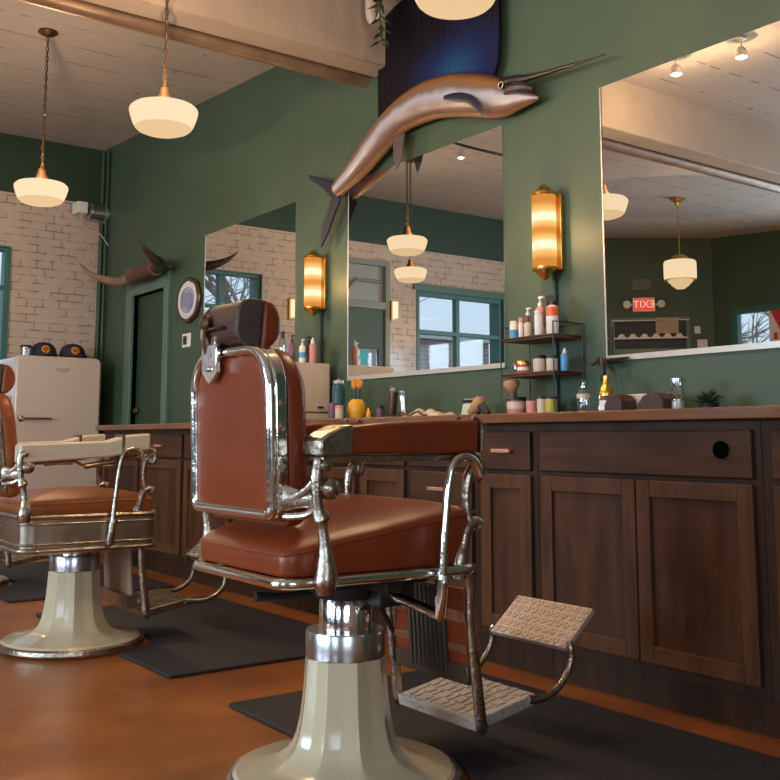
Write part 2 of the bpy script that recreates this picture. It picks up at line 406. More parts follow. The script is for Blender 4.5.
# exit sign
ex = thing('exit_sign', A + dd * .48 + nn * .001 + Vector((0, 0, 2.43)), 'red lit EXIT sign with two emergency lamps above the corner transom', 'exit sign', rz=math.atan2(dd.y, dd.x))
obj('housing', box(-.14, .14, 0, .05, 0, .18), M['white'], ex, bevel=.006)
obj('lit_face', box(-.125, .125, .0505, .053, .012, .168), emit_mat('exit_red', (1, .10, .06), .9), ex)
def font_curve(body, size, m, parent, loc, rot, name='lettering'):
    cu = bpy.data.curves.new(name, 'FONT'); cu.body = body; cu.size = size; cu.extrude = .002; cu.align_x = 'CENTER'; cu.align_y = 'CENTER'
    o = bpy.data.objects.new(name, cu); cu.materials.append(m); col.objects.link(o); o.location = loc; o.rotation_euler = rot
    me = bpy.data.meshes.new_from_object(o); q = bpy.data.objects.new(name, me); q.location = loc; q.rotation_euler = rot; q.parent = parent
    col.objects.link(q); bpy.data.objects.remove(o); return q
font_curve('EXIT', .13, emit_mat('exit_letter', (1, .62, .5), 1.0), ex, (0, .055, .09), (PI / 2, 0, PI))
for s in (-1, 1):
    bm = bmesh.new(); lathe(bm, [(.02, 0), (.045, .02), (.05, .07), (.04, .075)], 14, mtx=Matrix.Translation((s * .21, .02, .09)) @ Matrix.Rotation(-PI / 2, 4, 'X'))
    tube(bm, [(s * .14, .025, .09), (s * .18, .025, .09)], .012, 8)
    obj('emergency_lamp', bm, M['white'], ex)
tag(obj('wall_plate', box(.35, .58, .001, .025, 2.71, 2.85, mtx=DM), mat('grey_plate', (.14, .14, .13), .5)), 'grey rectangular plate on the corner wall above the exit sign', 'plate')
tag(obj('wall_box', box(1.09, 1.16, .001, .03, 2.14, 2.23, mtx=DM), M['white']), 'small white box on the corner wall, upper of two', 'wall box')
tag(obj('wall_box', box(1.12, 1.24, .001, .03, 1.94, 2.06, mtx=DM), M['white']), 'wider white box on the corner wall, lower of two', 'wall box')
# sign hung in the street window
sg = thing('window_sign', (-6.62, -4.48, 2.0), 'white hanging window sign with red arrow and red bars', 'sign')
obj('board', box(-.18, .14, -.06, -.045, -.02, .37), mat('white_board', (.7, .7, .72), .5), sg)
bm = bmesh.new(); prism(bm, [(-.15, .35), (.12, .35), (-.0, .12), (-.04, .12)], lambda u, v: (u, -.044, v), lambda u, v: (u, -.038, v)); obj('red_arrow', bm, colour('sign_red', (.6, .03, .04)), sg)
bm = bmesh.new()
for i in range(3): bx(bm, -.12 + i * .08, -.07 + i * .08, -.044, -.038, .0, .08)
obj('red_bars', bm, bpy.data.materials['sign_red'], sg)

# ------------------------------------------------------------------ outdoors
struct('trim_4', box(-24, 14, -26, 12, -.5, -.14), M['sidewalk'])['label'] = 'street ground outside'
b1 = thing('brick_building', (-19, -5.0, -.14), 'pinkish brick building across the street beyond the far window', 'building')
bm = bmesh.new(); wall_grid(bm, -6, 3, 0, 3.4, [(-4 + i * 2.4, -2.9 + i * 2.4, 1, 2.4) for i in range(3)], lambda b, a, c, z, w: bx(b, -4, 0, a, c, z, w)); obj('wall', bm, M['building'], b1)
for i in range(3): obj('window', box(-.25, -.2, -4 + i * 2.4, -2.9 + i * 2.4, 1, 2.4), M['dglass'], b1)
obj('roof_edge', box(-4.1, .15, -6.1, 3.1, 3.4, 3.6), M['building2'], b1)
b2 = thing('pale_building', (-17.5, 6.5, -.14), 'low pale building across the street behind the bare trees', 'building')
obj('wall', box(-3, 0, -3.6, 3.5, 0, 2.7), M['building2'], b2); obj('roof_edge', box(-3.1, .1, -3.7, 3.6, 2.7, 2.85), M['building'], b2)
for i in range(3): obj('window', box(.001, .03, -3 + i * 2.1, -1.9 + i * 2.1, .9, 2.1), M['dglass'], b2)
def bare_tree(loc, h, label):
    r = thing('bare_tree', loc, label, 'tree', 'bare street trees')
    bm = bmesh.new(); tube(bm, [(0, 0, 0), (.05, .05, h * .25), (0, 0, h * .5)], [.16, .12, .09], 8, smooth=3); obj('trunk', bm, M['bark'], r)
    bm = bmesh.new()
    def br(p, d, l, rr, k):
        q = p + d * l; mid = p + d * l * .5 + Vector([random.uniform(-.06, .06) * l for _ in range(3)])
        tube(bm, [p, mid, q], [rr, rr * .8, rr * .55], 5)
        if k:
            for _ in range(4): br(p + (q - p) * random.uniform(.45, 1), (d + Vector([random.uniform(-.75, .75) for _ in range(3)])).normalized(), l * .68, rr * .55, k - 1)
    for i in range(7): br(Vector((0, 0, h * (.3 + .2 * i / 6))), Vector((math.cos(i * 2.4), math.sin(i * 2.4), random.uniform(.3, 1))).normalized(), h * .28, .06, 3)
    obj('branches', bm, M['bark'], r)
bare_tree((-13.5, -1.2, -.14), 5.4, 'bare street tree seen through the far window nearest the corner transom')
bare_tree((-15.0, -13.5, -.14), 5.0, 'bare street tree standing closest to the brick building')
bare_tree((-12.6, 6.6, -.14), 5.5, 'bare street tree seen through the window beside the refrigerator')
bare_tree((-11, -10.5, -.14), 5.0, 'bare street tree beyond the corner of the room')

# ------------------------------------------------------------------ mirrors
def wall_mirror(x0, x1, z0, z1, label):
    t = thing('wall_mirror', ((x0 + x1) / 2, WY, z0), label, 'mirror')
    h = (x1 - x0) / 2
    obj('mirror_glass', box(-h, h, -.008, -.001, 0, z1 - z0), M['mirror'], t, smooth=0)
    obj('bottom_channel', box(-h, h, -.013, -.0085, -.004, .018), M['alu'], t)
    bm = bmesh.new(); bx(bm, -h - .005, -h - .0002, -.010, -.001, 0, z1 - z0); obj('polished_edge', bm, M['alu'], t)
    return t
wall_mirror(-6.375, -5.125, 1.15, 2.27, 'leftmost wall mirror, above the counter beside the decorative plate')
wall_mirror(-4.545, -3.272, 1.15, 2.27, 'middle wall mirror under the mounted sailfish')
wall_mirror(-2.675, -1.35, 1.14, 2.275, 'large right-hand wall mirror above the glass jar')

# ------------------------------------------------------------------ cabinets
FY = 2.50  # front face of the doors
def cabinet(x0, x1, layout, label, name='base_cabinet'):
    """layout: list of columns (u0,u1,[('drawer'|'door'|'false', z0, z1, pull)...])"""
    t = thing(name, ((x0 + x1) / 2, 2.8, 0), label, 'cabinet', 'dark wooden base cabinets under the worktop')
    c = (x0 + x1) / 2; h = (x1 - x0) / 2
    Yf = FY + .018 - 2.8
    bm = bmesh.new(); bx(bm, -h + .0005, h - .0005, Yf, WY - 2.8 - .002, .115, .884); bx(bm, -h + .0005, h - .0005, 2.575 - 2.8, WY - 2.8 - .002, 0, .115)
    obj('carcass', bm, M['wood_d'], t, smooth=0)
    for kind, u0, u1, z0, z1, pull in layout:
        u0 -= c; u1 -= c; Y0 = FY - 2.8
        if kind == 'door':
            f = .052; bm = bmesh.new()
            for q in ((u0, u0 + f, z0, z1), (u1 - f, u1, z0, z1)): bx(bm, q[0], q[1], Y0, Yf - .0005, q[2], q[3])
            bx(bm, u0 + f, u1 - f, Y0 + .0003, Yf - .0005, z0, z0 + f); bx(bm, u0 + f, u1 - f, Y0 + .0003, Yf - .0005, z1 - f, z1)
            d = obj('door', bm, M['wood_f'], t, smooth=0, bevel=.003)
            obj('door_panel', box(u0 + f, u1 - f, Y0 + .013, Yf - .0005, z0 + f, z1 - f), M['wood'], d, smooth=0)
        else:
            d = obj('drawer' if kind == 'drawer' else 'false_drawer_front', box(u0, u1, Y0, Yf - .0005, z0, z1), M['wood_h'], t, smooth=0, bevel=.005)
            if kind == 'false':
                bm = bmesh.new(); X = pull - c
                lathe(bm, [(.022, 0), (.026, .003), (.026, .006), (.001, .006)], 24, mtx=Matrix.Translation((X, Y0 - .0005, .797)) @ Matrix.Rotation(PI / 2, 4, 'X'))
                obj('cable_hole', bm, M['hole'], d)
        if kind == 'drawer' and pull:
            X = (u0 + u1) / 2; Z = (z0 + z1) / 2; bm = bmesh.new()
            bx(bm, X - .048, X + .048, Y0 - .024, Y0 - .014, Z - .007, Z + .007); bx(bm, X - .040, X - .030, Y0 - .014, Y0 + .0, Z - .005, Z + .005); bx(bm, X + .030, X + .040, Y0 - .014, Y0, Z - .005, Z + .005)
            obj('pull', bm, M['copper'], d, bevel=.002)
    return t
DZ = (.715, .855); OZ = (.145, .700)
cabinet(-1.655, -.70, [('false', -1.615, -.76, *DZ, -1.0), ('door', -1.615, -1.19, *OZ, 0), ('door', -1.185, -.76, *OZ, 0)], 'double-door wooden cabinet cut off by the right edge of the photo')
cabinet(-2.545, -1.656, [('false', -2.525, -1.678, *DZ, -1.775), ('door', -2.52, -2.103, *OZ, 0), ('door', -2.098, -1.68, *OZ, 0)], 'wide double-door wooden cabinet with a round cable hole in its top panel')
cabinet(-2.865, -2.546, [('drawer', -2.835, -2.572, *DZ, 1), ('door', -2.835, -2.572, *OZ, 0)], 'narrow wooden cabinet with one drawer, left of the one with the round hole')
cabinet(-3.295, -2.866, [('drawer', -3.275, -2.89, *DZ, 1), ('drawer', -3.275, -2.89, .565, .70, 1), ('drawer', -3.275, -2.89, .36, .55, 1), ('drawer', -3.275, -2.89, .145, .345, 1)], 'four-drawer wooden cabinet behind the front arm of the nearest chair')
xs = [-3.296, -3.66, -4.25, -4.86, -5.49, -6.15, -6.83]
labs = ['narrow wooden cabinet seen under the red armrest of the nearest chair', 'wooden cabinet hidden in part behind the nearest chair, left of the narrow one', 'wooden cabinet behind the red backrest, right of the chair gap', 'wooden cabinet directly behind the nearest chair backrest', 'wooden cabinet seen between the cream armchair and the red backrest', 'last wooden cabinet at the far left end of the worktop']
for a, b, l in zip(xs, xs[1:], labs):
    cabinet(b + .0005, a - .0005, [('drawer', b + .022, a - .022, *DZ, 1), ('door', b + .022, a - .022, *OZ, 0)], l)
tag(obj('worktop', box(-6.87, -.66, 2.465, WY - .002, .885, .920), M['wood_top'], smooth=0, bevel=.004), 'long polished brown wooden worktop over the cabinets', 'worktop')

# ------------------------------------------------------------------ mats on the floor
def anti_mat(cx, label):
    bm = bmesh.new(); y0, y1 = 1.485, 2.388; hx = .762; pts = [(cx - hx, y0)]
    for k in range(17):
        a = PI - PI * k / 16; s = math.sqrt(max(0, .315 ** 2 - (y0 - 1.4) ** 2))
        a0 = math.asin((y0 - 1.4) / .315); a = PI - a0 - (PI - 2 * a0) * k / 16
        pts.append((cx + .315 * math.cos(a), 1.4 + .315 * math.sin(a)))
    pts += [(cx + hx, y0), (cx + hx, y1), (cx - hx, y1)]
    prism(bm, pts, lambda u, v: (u, v, .0005), lambda u, v: (u, v, .014))
    tag(obj('floor_mat', bm, M['mat'], smooth=0, bevel=.004), label, 'mat', 'rubber mats in front of the barber chairs')
anti_mat(-2.114, 'black rubber mat under the nearest chair and its footrest')
anti_mat(-4.085, 'black rubber mat under the footrest of the cream-armed chair')
anti_mat(-6.056, 'black rubber mat furthest from the camera, beyond the cream-armed chair')

# ------------------------------------------------------------------ barber chairs
def barber_chair(cx, cy, style, label):
    t = thing('barber_chair', (cx, cy, 0), label, 'barber chair', 'vintage barber chairs in a row')
    red = style == 'red'
    dy = 0 if red else .035; fy = 0 if red else -.05
    L = M['leather'] if red else M['leather_o']; CH = M['chrome'] if red else M['nickel']
    # base -------------------------------------------------
    def flute(a, r, z):      # nine hollow facets that fade out in the dish
        w = max(0, min(1, (.25 - r) / .11)) if z < .1 else 1
        q = 2 * PI / 9; b_ = ((a + .30) % q) / q - .5
        return 1 - .075 * w * (1 - (2 * abs(b_)) ** 1.6)
    prof = [(.268, .022), (.270, .034), (.262, .041), (.235, .046), (.200, .052), (.170, .061), (.148, .074), (.132, .092), (.123, .115), (.115, .15), (.108, .20), (.104, .25), (.101, .30)]
    bm = bmesh.new(); lathe(bm, prof, 126, rmod=flute); obj('porcelain_base', bm, M['porcelain'], t, smooth=22)
    bm = bmesh.new(); lathe(bm, [(.268, .001), (.280, .003), (.286, .014), (.284, .028), (.276, .035), (.268, .034)], 64); obj('base_rim', bm, M['steel'] if red else M['nickel'], t)
    bm = bmesh.new(); lathe(bm, [(.094, .300), (.0985, .302), (.0985, .358), (.096, .364), (.07, .364)], 48); obj('collar', bm, M['steel'], t)
    bm = bmesh.new(); lathe(bm, [(.066, .3645), (.066, .43), (.060, .44), (.060, .48)], 32); obj('hydraulic_post', bm, M['chrome'], t)
    bm = bmesh.new()
    bx(bm, -.13, .13, -.16, .16, .478, .508); bx(bm, -.20, .20, -.02, .03, .472, .500); bx(bm, -.05, .12, .02, .12, .425, .478)
    lathe(bm, [(.075, .44), (.085, .455), (.085, .478)], 24)
    tube(bm, [(-.08, .10, .455), (-.15, .20, .40), (-.165, .27, .30)], .007, 8)
    obj('seat_mechanism', bm, M['iron'], t, bevel=.004)
    # foot pump lever under the near side
    bm = bmesh.new(); tube(bm, [(-.04, -.05, .452), (-.05, -.14, .447), (-.06, -.22, .452)], [.010, .010, .012], 10, smooth=4); obj('pump_lever', bm, M['iron'], t)
    # seat -------------------------------------------------
    def taper(o, dx=0):     # narrower towards the rear
        return [(x * (.985 - .20 * max(0, (.20 - y) / .53)) + .02 * max(0, (.20 - y) / .53) + dx, y) for x, y in o]
    out = taper(rrect(.282, .258 if red else .262, [.05, .05, .05, .05], 6, 0, -.062 + dy))
    if red:
        bm = bmesh.new(); tube(bm, [(x, y, .522) for x, y in out], .0125, 12, closed=True); obj('seat_rail', bm, M['chrome'], t)
        obj('seat_pan', pillow(bmesh.new(), taper(rrect(.255, .237, .06, 5, 0, -.062)), .506, .5085, .0, edge=.0), M['iron'], t)
    else:
        bm = bmesh.new(); n = len(out)
        prism(bm, out, lambda u, v: (u, v, .405), lambda u, v: (u, v, .536)); obj('seat_apron', bm, M['apron'], t, bevel=.004)
        bm = bmesh.new()
        for z, r in ((.408, .011), (.432, .005), (.508, .005), (.534, .011)): tube(bm, [(x * 1.006, (y + .062 - dy) * 1.006 - .062 + dy, z) for x, y in out], r, 8, closed=True)
        obj('apron_moulding', bm, M['nickel'], t)
    so = taper(rrect(.272, .250, [.030, .030, .035, .035], 5, 0, -.062 + dy))
    zE = (lambda x, y: .590 + .072 * (y + .31) / .5) if red else (lambda x, y: .588 + .01 * (y + .33) / .5)
    cu = obj('seat_cushion', pillow(bmesh.new(), so, .535 if red else .538, zE, .052 if red else .038, edge=.008, power=2.4), L, t, smooth=60)
    bm = bmesh.new(); tube(bm, [(x * 1.0, y, zE(x, y) - .010) for x, y in so], .0035, 6, closed=True); obj('piping', bm, L, cu)
    # backrest ---------------------------------------------
    tilt = math.radians(2.0 if red else 7); oy = 0 if red else -.052; oz = 0 if red else -.035
    BM = Matrix.Translation((0, -.318 + oy, .655 + oz)) @ Matrix.Rotation(tilt, 4, 'X')     # local: x across, y forward, z up
    # outline (x, z) of the shield
    ol = rrect(.198, .193, [.10, .10, .02, .02], 8, 0, .193)
    PM = BM @ Matrix.Rotation(PI / 2, 4, 'X')     # (x, y=up, z=backwards)
    bm = bmesh.new(); prism(bm, ol, lambda u, v: PM @ Vector((u, v, -.040)), lambda u, v: PM @ Vector((u, v, -.006))); obj('back_shell', bm, CH, t, bevel=.006, smooth=40)
    bm = bmesh.new(); tube(bm, [PM @ Vector((u * .955, (v - .193) * .955 + .193, .0)) for u, v in ol], .0125, 12, closed=True, flat=1.0); sh = obj('back_frame', bm, CH, t)
    inn = [(u * .90, (v - .193) * .90 + .190) for u, v in ol]
    bp = obj('back_panel', pillow(bmesh.new(), inn, -.008, .002, .006, mtx=PM, edge=.003), L, t, smooth=60)
    bo = rrect(.200, .200, [.11, .11, .03, .03], 8, 0, .180)
    FM = BM @ Matrix.Rotation(PI / 2, 4, 'X') @ Matrix.Scale(-1, 4, (0, 0, 1))
    bc = obj('back_cushion', pillow(bmesh.new(), bo, .0405, .088, .022, mtx=FM, edge=.022, power=2.6), L, t, smooth=60)
    # bolts along the side of the shell
    for s in (-1, 1):
        for z in (.05, .11, .20, .25):
            bm = bmesh.new(); lathe(bm, [(.010, 0), (.009, .004), (.001, .006)], 10, mtx=BM @ Matrix.Translation((s * .1985, .022, z)) @ Matrix.Rotation(s * PI / 2, 4, 'Y'))
            obj('bolt', bm, CH, sh)
    # headrest ---------------------------------------------
    br = bmesh.new()
    pl = [(-.040, .400), (.040, .400), (.040, .332), (.020, .314), (0, .302), (-.020, .314), (-.040, .332)]
    ox = -.060
    prism(br, [(u + ox, v) for u, v in pl], lambda u, v: PM @ Vector((u, v, .014)), lambda u, v: PM @ Vector((u, v, .026)))
    bx(br, ox - .018, ox + .018, .36, .42, .010, .018, mtx=PM)
    lathe(br, [(.008, 0), (.008, .006), (.001, .008)], 12, mtx=PM @ Matrix.Translation((ox, .340, .026)))
    obj('headrest_bracket', br, M['chrome'], t, bevel=.003)
    HM = Matrix.Translation((-.020, -.300 + oy, 1.097 + oz)) @ Matrix.Rotation(math.radians(-4), 4, 'X')
    # a barrel of dark worn leather with a padded front
    rear = [(-.048, -.020), (-.045, -.034), (-.036, -.046), (-.022, -.053), (.014, -.056), (.014, .057), (-.022, .054), (-.036, .047), (-.045, .035), (-.048, .020)]
    bm = bmesh.new(); prism(bm, rear, lambda u, v: HM @ Vector((-.084, u, v)), lambda u, v: HM @ Vector((.084, u, v))); hr = obj('headrest_body', bm, M['leather_b'], t, bevel=.006, smooth=30)
    for q in (-1, 1):
        bm = bmesh.new(); prism(bm, [(u * 1.03 - .001, v * 1.03) for u, v in rear], lambda u, v: HM @ Vector((q * .0845, u, v)), lambda u, v: HM @ Vector((q * .093, u, v))); obj('end_gusset', bm, M['leather_d'], hr, bevel=.004, smooth=30)
    fr = [(.015, -.059)] + [(.018 + .048 * math.cos(a), .059 * math.sin(a)) for a in [-PI / 2 + PI * k / 12 for k in range(1, 12)]] + [(.015, .060)]
    bm = bmesh.new(); prism(bm, fr, lambda u, v: HM @ Vector((-.095, u, v)), lambda u, v: HM @ Vector((.095, u, v))); obj('headrest_pad', bm, L, t, bevel=.010, seg=3, smooth=50)
    bm = bmesh.new(); tube(bm, [HM @ Vector((ox, -.040, -.075)), HM @ Vector((ox, -.058, -.03)), HM @ Vector((ox, -.056, .012))], .010, 10, smooth=3)
    lathe(bm, [(.006, 0), (.020, .004), (.022, .012), (.014, .020), (.001, .022)], 14, mtx=HM @ Matrix.Translation((ox, -.050, .006)) @ Matrix.Rotation(PI / 2, 4, 'X'))
    tube(bm, [HM @ Vector((ox - .02, -.056, -.012)), HM @ Vector((ox + .09, -.056, -.012))], .0045, 8)
    obj('headrest_post', bm, M['bronze'] if red else M['nickel'], hr)
    # arms -------------------------------------------------
    for s in (1, -1):
        X = .248 * s
        if red:
            ap = [(-.250, .796), (.186, .793), (.196, .80), (.200, .86), (.190, .876), (.10, .874), (-.08, .866), (-.17, .858), (-.225, .845), (-.250, .830)]
            bm = bmesh.new(); prism(bm, ap, lambda u, v: (X - .036, u, v), lambda u, v: (X + .036, u, v)); a = obj('armrest', bm, L, t, bevel=.010, seg=3, smooth=40)
            cp = [(-.258, .790), (-.172, .792), (-.172, .862), (-.20, .858), (-.235, .842), (-.258, .828)]
            bm = bmesh.new(); prism(bm, cp, lambda u, v: (X - .040, u, v), lambda u, v: (X + .040, u, v)); obj('arm_rear_cap', bm, M['nickel'], a, bevel=.006, smooth=40)
            bm = bmesh.new()
            for q in (-.03, .03): tube(bm, [(X + q, .182, .882), (X + q, .203, .872), (X + q, .210, .845), (X + q, .208, .800)], .006, 8, smooth=3)
            bx(bm, X - .033, X + .033, .2015, .209, .798, .868)
            obj('arm_front_cap', bm, M['nickel'], a, smooth=40)
            bm = bmesh.new(); bx(bm, X - .028, X + .028, -.245, .205, .778, .7925); u_ = obj('arm_underplate', bm, M['nickel'], a, bevel=.003)
        else:
            X = .250 * s
            ap = [(-.318, .738), (.02, .757), (.190, .784), (.190, .850), (.10, .842), (.02, .820), (-.318, .808)]
            bm = bmesh.new(); prism(bm, ap, lambda u, v: (X - .040, u, v), lambda u, v: (X + .040, u, v)); a = obj('armrest', bm, M['leather_w'], t, bevel=.008, seg=3, smooth=40)
            bm = bmesh.new(); bx(bm, X - .042, X + .042, .072, .084, .762, .846); obj('arm_band', bm, M['nickel'], a)
            bm = bmesh.new(); tube(bm, [(X, -.30, .735), (X, -.10, .742), (X, -.06, .722), (X, .06, .722)], .006, 8); tube(bm, [(X, -.06, .722), (X, .19, .762)], .012, 10); u_ = obj('arm_underplate', bm, M['nickel'], a)
        # rear post: ornate turned upright between seat rail and arm
        X = .280 * s; bm = bmesh.new(); z0 = .500 if red else .52
        tube(bm, [(X, -.238 + oy, z0), (X, -.238 + oy, z0 + .025), (X, -.236 + oy, z0 + .05), (X, -.240 + oy, .60), (X, -.248 + oy, .648), (X, -.250 + oy, .660), (X, -.258 + oy, .68), (X, -.262 + oy, .72), (X, -.262 + oy, .75), (X, -.257 + oy, .785)],
             [.018, .026, .024, .014, .012, .020, .013, .013, .014, .011], 12, smooth=4); obj('rear_arm_post', bm, M['nickel'], t)
        # pivot bracket from post to the back shell
        bm = bmesh.new()
        tube(bm, [(X, -.252 + oy, .700), (s * .250, -.275 + oy, .700), (s * .210, -.300 + oy, .702)], [.022, .018, .030], 10, smooth=4, flat=.45)
        tube(bm, [(X, -.250 + oy, .69), (s * .262, -.275 + oy, .668), (s * .212, -.300 + oy, .662)], .009, 10, smooth=4); tube(bm, [(X, -.256 + oy, .765), (s * .268, -.27 + oy, .728), (s * .235, -.290 + oy, .705), (s * .212, -.300 + oy, .715)], .009, 10, smooth=4)
        lathe(bm, [(.02, 0), (.024, .006), (.022, .018), (.012, .026), (.001, .028)], 16, mtx=Matrix.Translation((X, -.235 + oy, .722)) @ Matrix.Rotation(s * PI / 2, 4, 'Y'))
        lathe(bm, [(.012, 0), (.012, .02), (.001, .026)], 12, mtx=Matrix.Translation((X, -.25 + oy, .772)) @ Matrix.Rotation(s * PI / 2, 4, 'Y'))
        obj('back_bracket', bm, M['nickel'], t)
        # front post: scrolled upright
        bm = bmesh.new(); F = .255 * s
        tube(bm, [(F, .150, z0), (F, .155, .545), (F, .165, .575), (F, .180, .615), (F, .204, .628), (F, .216, .622)], [.020, .022, .017, .015, .015, .017], 12, smooth=4)
        tube(bm, [(F, .190, .625), (F, .180, .66), (F, .178, .70), (F, .186, .74), (F, .206, .765)], [.012, .010, .011, .013, .010], 10, smooth=4)
        tube(bm, [(F, .190, .785), (F, .212, .782), (F, .224, .76), (F, .218, .735), (F, .204, .735), (F, .196, .755)], [.013, .013, .012, .011, .010, .008], 10, smooth=4)
        obj('front_arm_post', bm, M['nickel'], t)
    # recline lever on the near side ------------------------
    bm = bmesh.new()
    X = .298
    tube(bm, [(.05, .05, .462), (.20, .055, .445), (X, .060, .430), (X, .063, .47), (X, .066, .51)], [.013, .013, .015, .015, .015], 12)
    tube(bm, [(X, .066, .505), (X, .072, .58), (X, .080, .66), (X, .088, .72), (X, .104, .772), (X, .138, .787), (X, .168, .775), (X, .188, .740)], [.011, .010, .010, .010, .010, .010, .011, .012], 12, smooth=5)
    tube(bm, [(X, .069, .502), (X, .071, .518)], .017, 12)
    if not red: bmesh.ops.translate(bm, verts=bm.verts, vec=(0, -.025, 0))
    obj('recline_lever', bm, CH, t)
    # footrest ----------------------------------------------
    for s in (1, -1):
        X = .172 * s
        bm = bmesh.new()
        tube(bm, [(X, .170, .50), (X, .215 + fy, .515), (X, .250 + fy, .50), (X, .262 + fy, .46), (X, .262 + fy, .38), (X, .272 + fy, .28), (X, .285 + fy, .18), (X, .292 + fy, .125), (X, .305 + fy, .112)], [.014, .016, .017, .015, .013, .016, .017, .018, .016], 10, smooth=4, flat=.55)
        obj('footrest_hanger', bm, M['nickel'], t)
    fp = obj('foot_plate', box(-.160, .160, 0, .215, -.030, 0, mtx=Matrix.Translation((0, .280 + fy, .135)) @ Matrix.Rotation(math.radians(9), 4, 'X')), M['nickel'] if not red else mat('dull_cast_metal', (.52, .47, .42), .5, .45, bump=(80, .6)), t, bevel=.004)
    bm = bmesh.new(); FMx = Matrix.Translation((0, .280 + fy, .135)) @ Matrix.Rotation(math.radians(9), 4, 'X')
    for i in range(9):
        for j in range(5):
            if (i + j) % 2 == 0: bx(bm, -.148 + i * .033, -.122 + i * .033, .015 + j * .040, .045 + j * .040, .0, .0035, mtx=FMx)
            else: bx(bm, -.140 + i * .033, -.130 + i * .033, .012 + j * .040, .05 + j * .040, .0, .0030, mtx=FMx)
    obj('tread_pattern', bm, fp.data.materials[0], fp, smooth=0)
    # calf board with ribbed centre
    CM = Matrix.Translation((0, .285 if red else .195, .235 if red else .20)) @ Matrix.Rotation(math.radians(4), 4, 'X')
    cb = obj('calf_board', box(-.15, .15, -.012, .0, 0, .22, mtx=CM), M['calf'] if not red else M['leather'], t, bevel=.003)
    bm = bmesh.new()
    if red:
        bx(bm, -.085, .075, -.016, -.0125, -.01, .22, mtx=CM)
        for i in range(9): tube(bm, [CM @ Vector((-.075 + i * .0177, -.018, .0)), CM @ Vector((-.075 + i * .0177, -.018, .215))], .0058, 8)
        obj('ribs', bm, M['rib'], cb)
        bm = bmesh.new(); bx(bm, -.152, .152, -.018, .002, -.018, .03, mtx=CM); obj('lower_plate', bm, M['rib'], cb, bevel=.004)
        for u in ((-.152, -.086), (.076, .152)):
            for w in ((.135, .165), (.06, .08)): obj('strap', box(u[0], u[1], -.016, -.0125, w[0], w[1], mtx=CM), M['nickel'], cb)
    else:
        bx(bm, -.155, .155, -.03, .03, -.05, .0, mtx=CM); obj('lower_edge', bm, M['nickel'], cb)
    # upper footrest
    UM = Matrix.Translation((0, .620 if red else .565, .272 if red else .312)) @ Matrix.Rotation(math.radians(39), 4, 'X')
    PMt = mat('cast_footplate', (.62, .50, .40), .5, .35, bump=(70, .8)) if red else M['nickel']
    up = obj('upper_footrest', box(-.150, .150, -.008, .140, -.016, 0, mtx=UM), PMt, t, bevel=.003)
    bm = bmesh.new()
    for i in range(10):
        for j in range(5):
            lathe(bm, [(.0125, 0), (.0115, .003), (.006, .0035), (.005, .001)], 8, mtx=UM @ Matrix.Translation((-.134 + i * .0297, .008 + j * .029, 0)))
    obj('embossed_pattern', bm, PMt, up)
    for s in (1, -1):
        X = .160 * s; bm = bmesh.new()
        tube(bm, [(s * .155, .470 + fy, .155), (X, .52 + fy, .152), (X, .575 + fy, .170), (X, .612 + fy, .205), (X, .630 + fy, .240), (X, .628 + fy, .268), (s * .152, .632 + fy, .280)] if red else [(s * .155, .470 + fy, .155), (X, .50, .152), (X, .56, .170), (X, .595, .205), (X, .600, .250), (X, .575, .290), (s * .152, .570, .310)], [.013, .010, .010, .010, .009, .009, .010], 10, smooth=4, flat=.8)
        obj('footrest_arm', bm, CH if not red else M['nickel'], t)
    return t

barber_chair(-2.100, 1.402, 'red', 'nearest barber chair, with oxblood leather and red armrests')
c2 = barber_chair(-4.085, 1.40, 'tan', 'barber chair with tan leather seat and cream armrests, second from the camera')
c3 = copy_tree(c2); c3.location = (-6.056, 1.40, 0); c3['label'] = 'furthest barber chair, mostly cut off at the left edge of the photo'

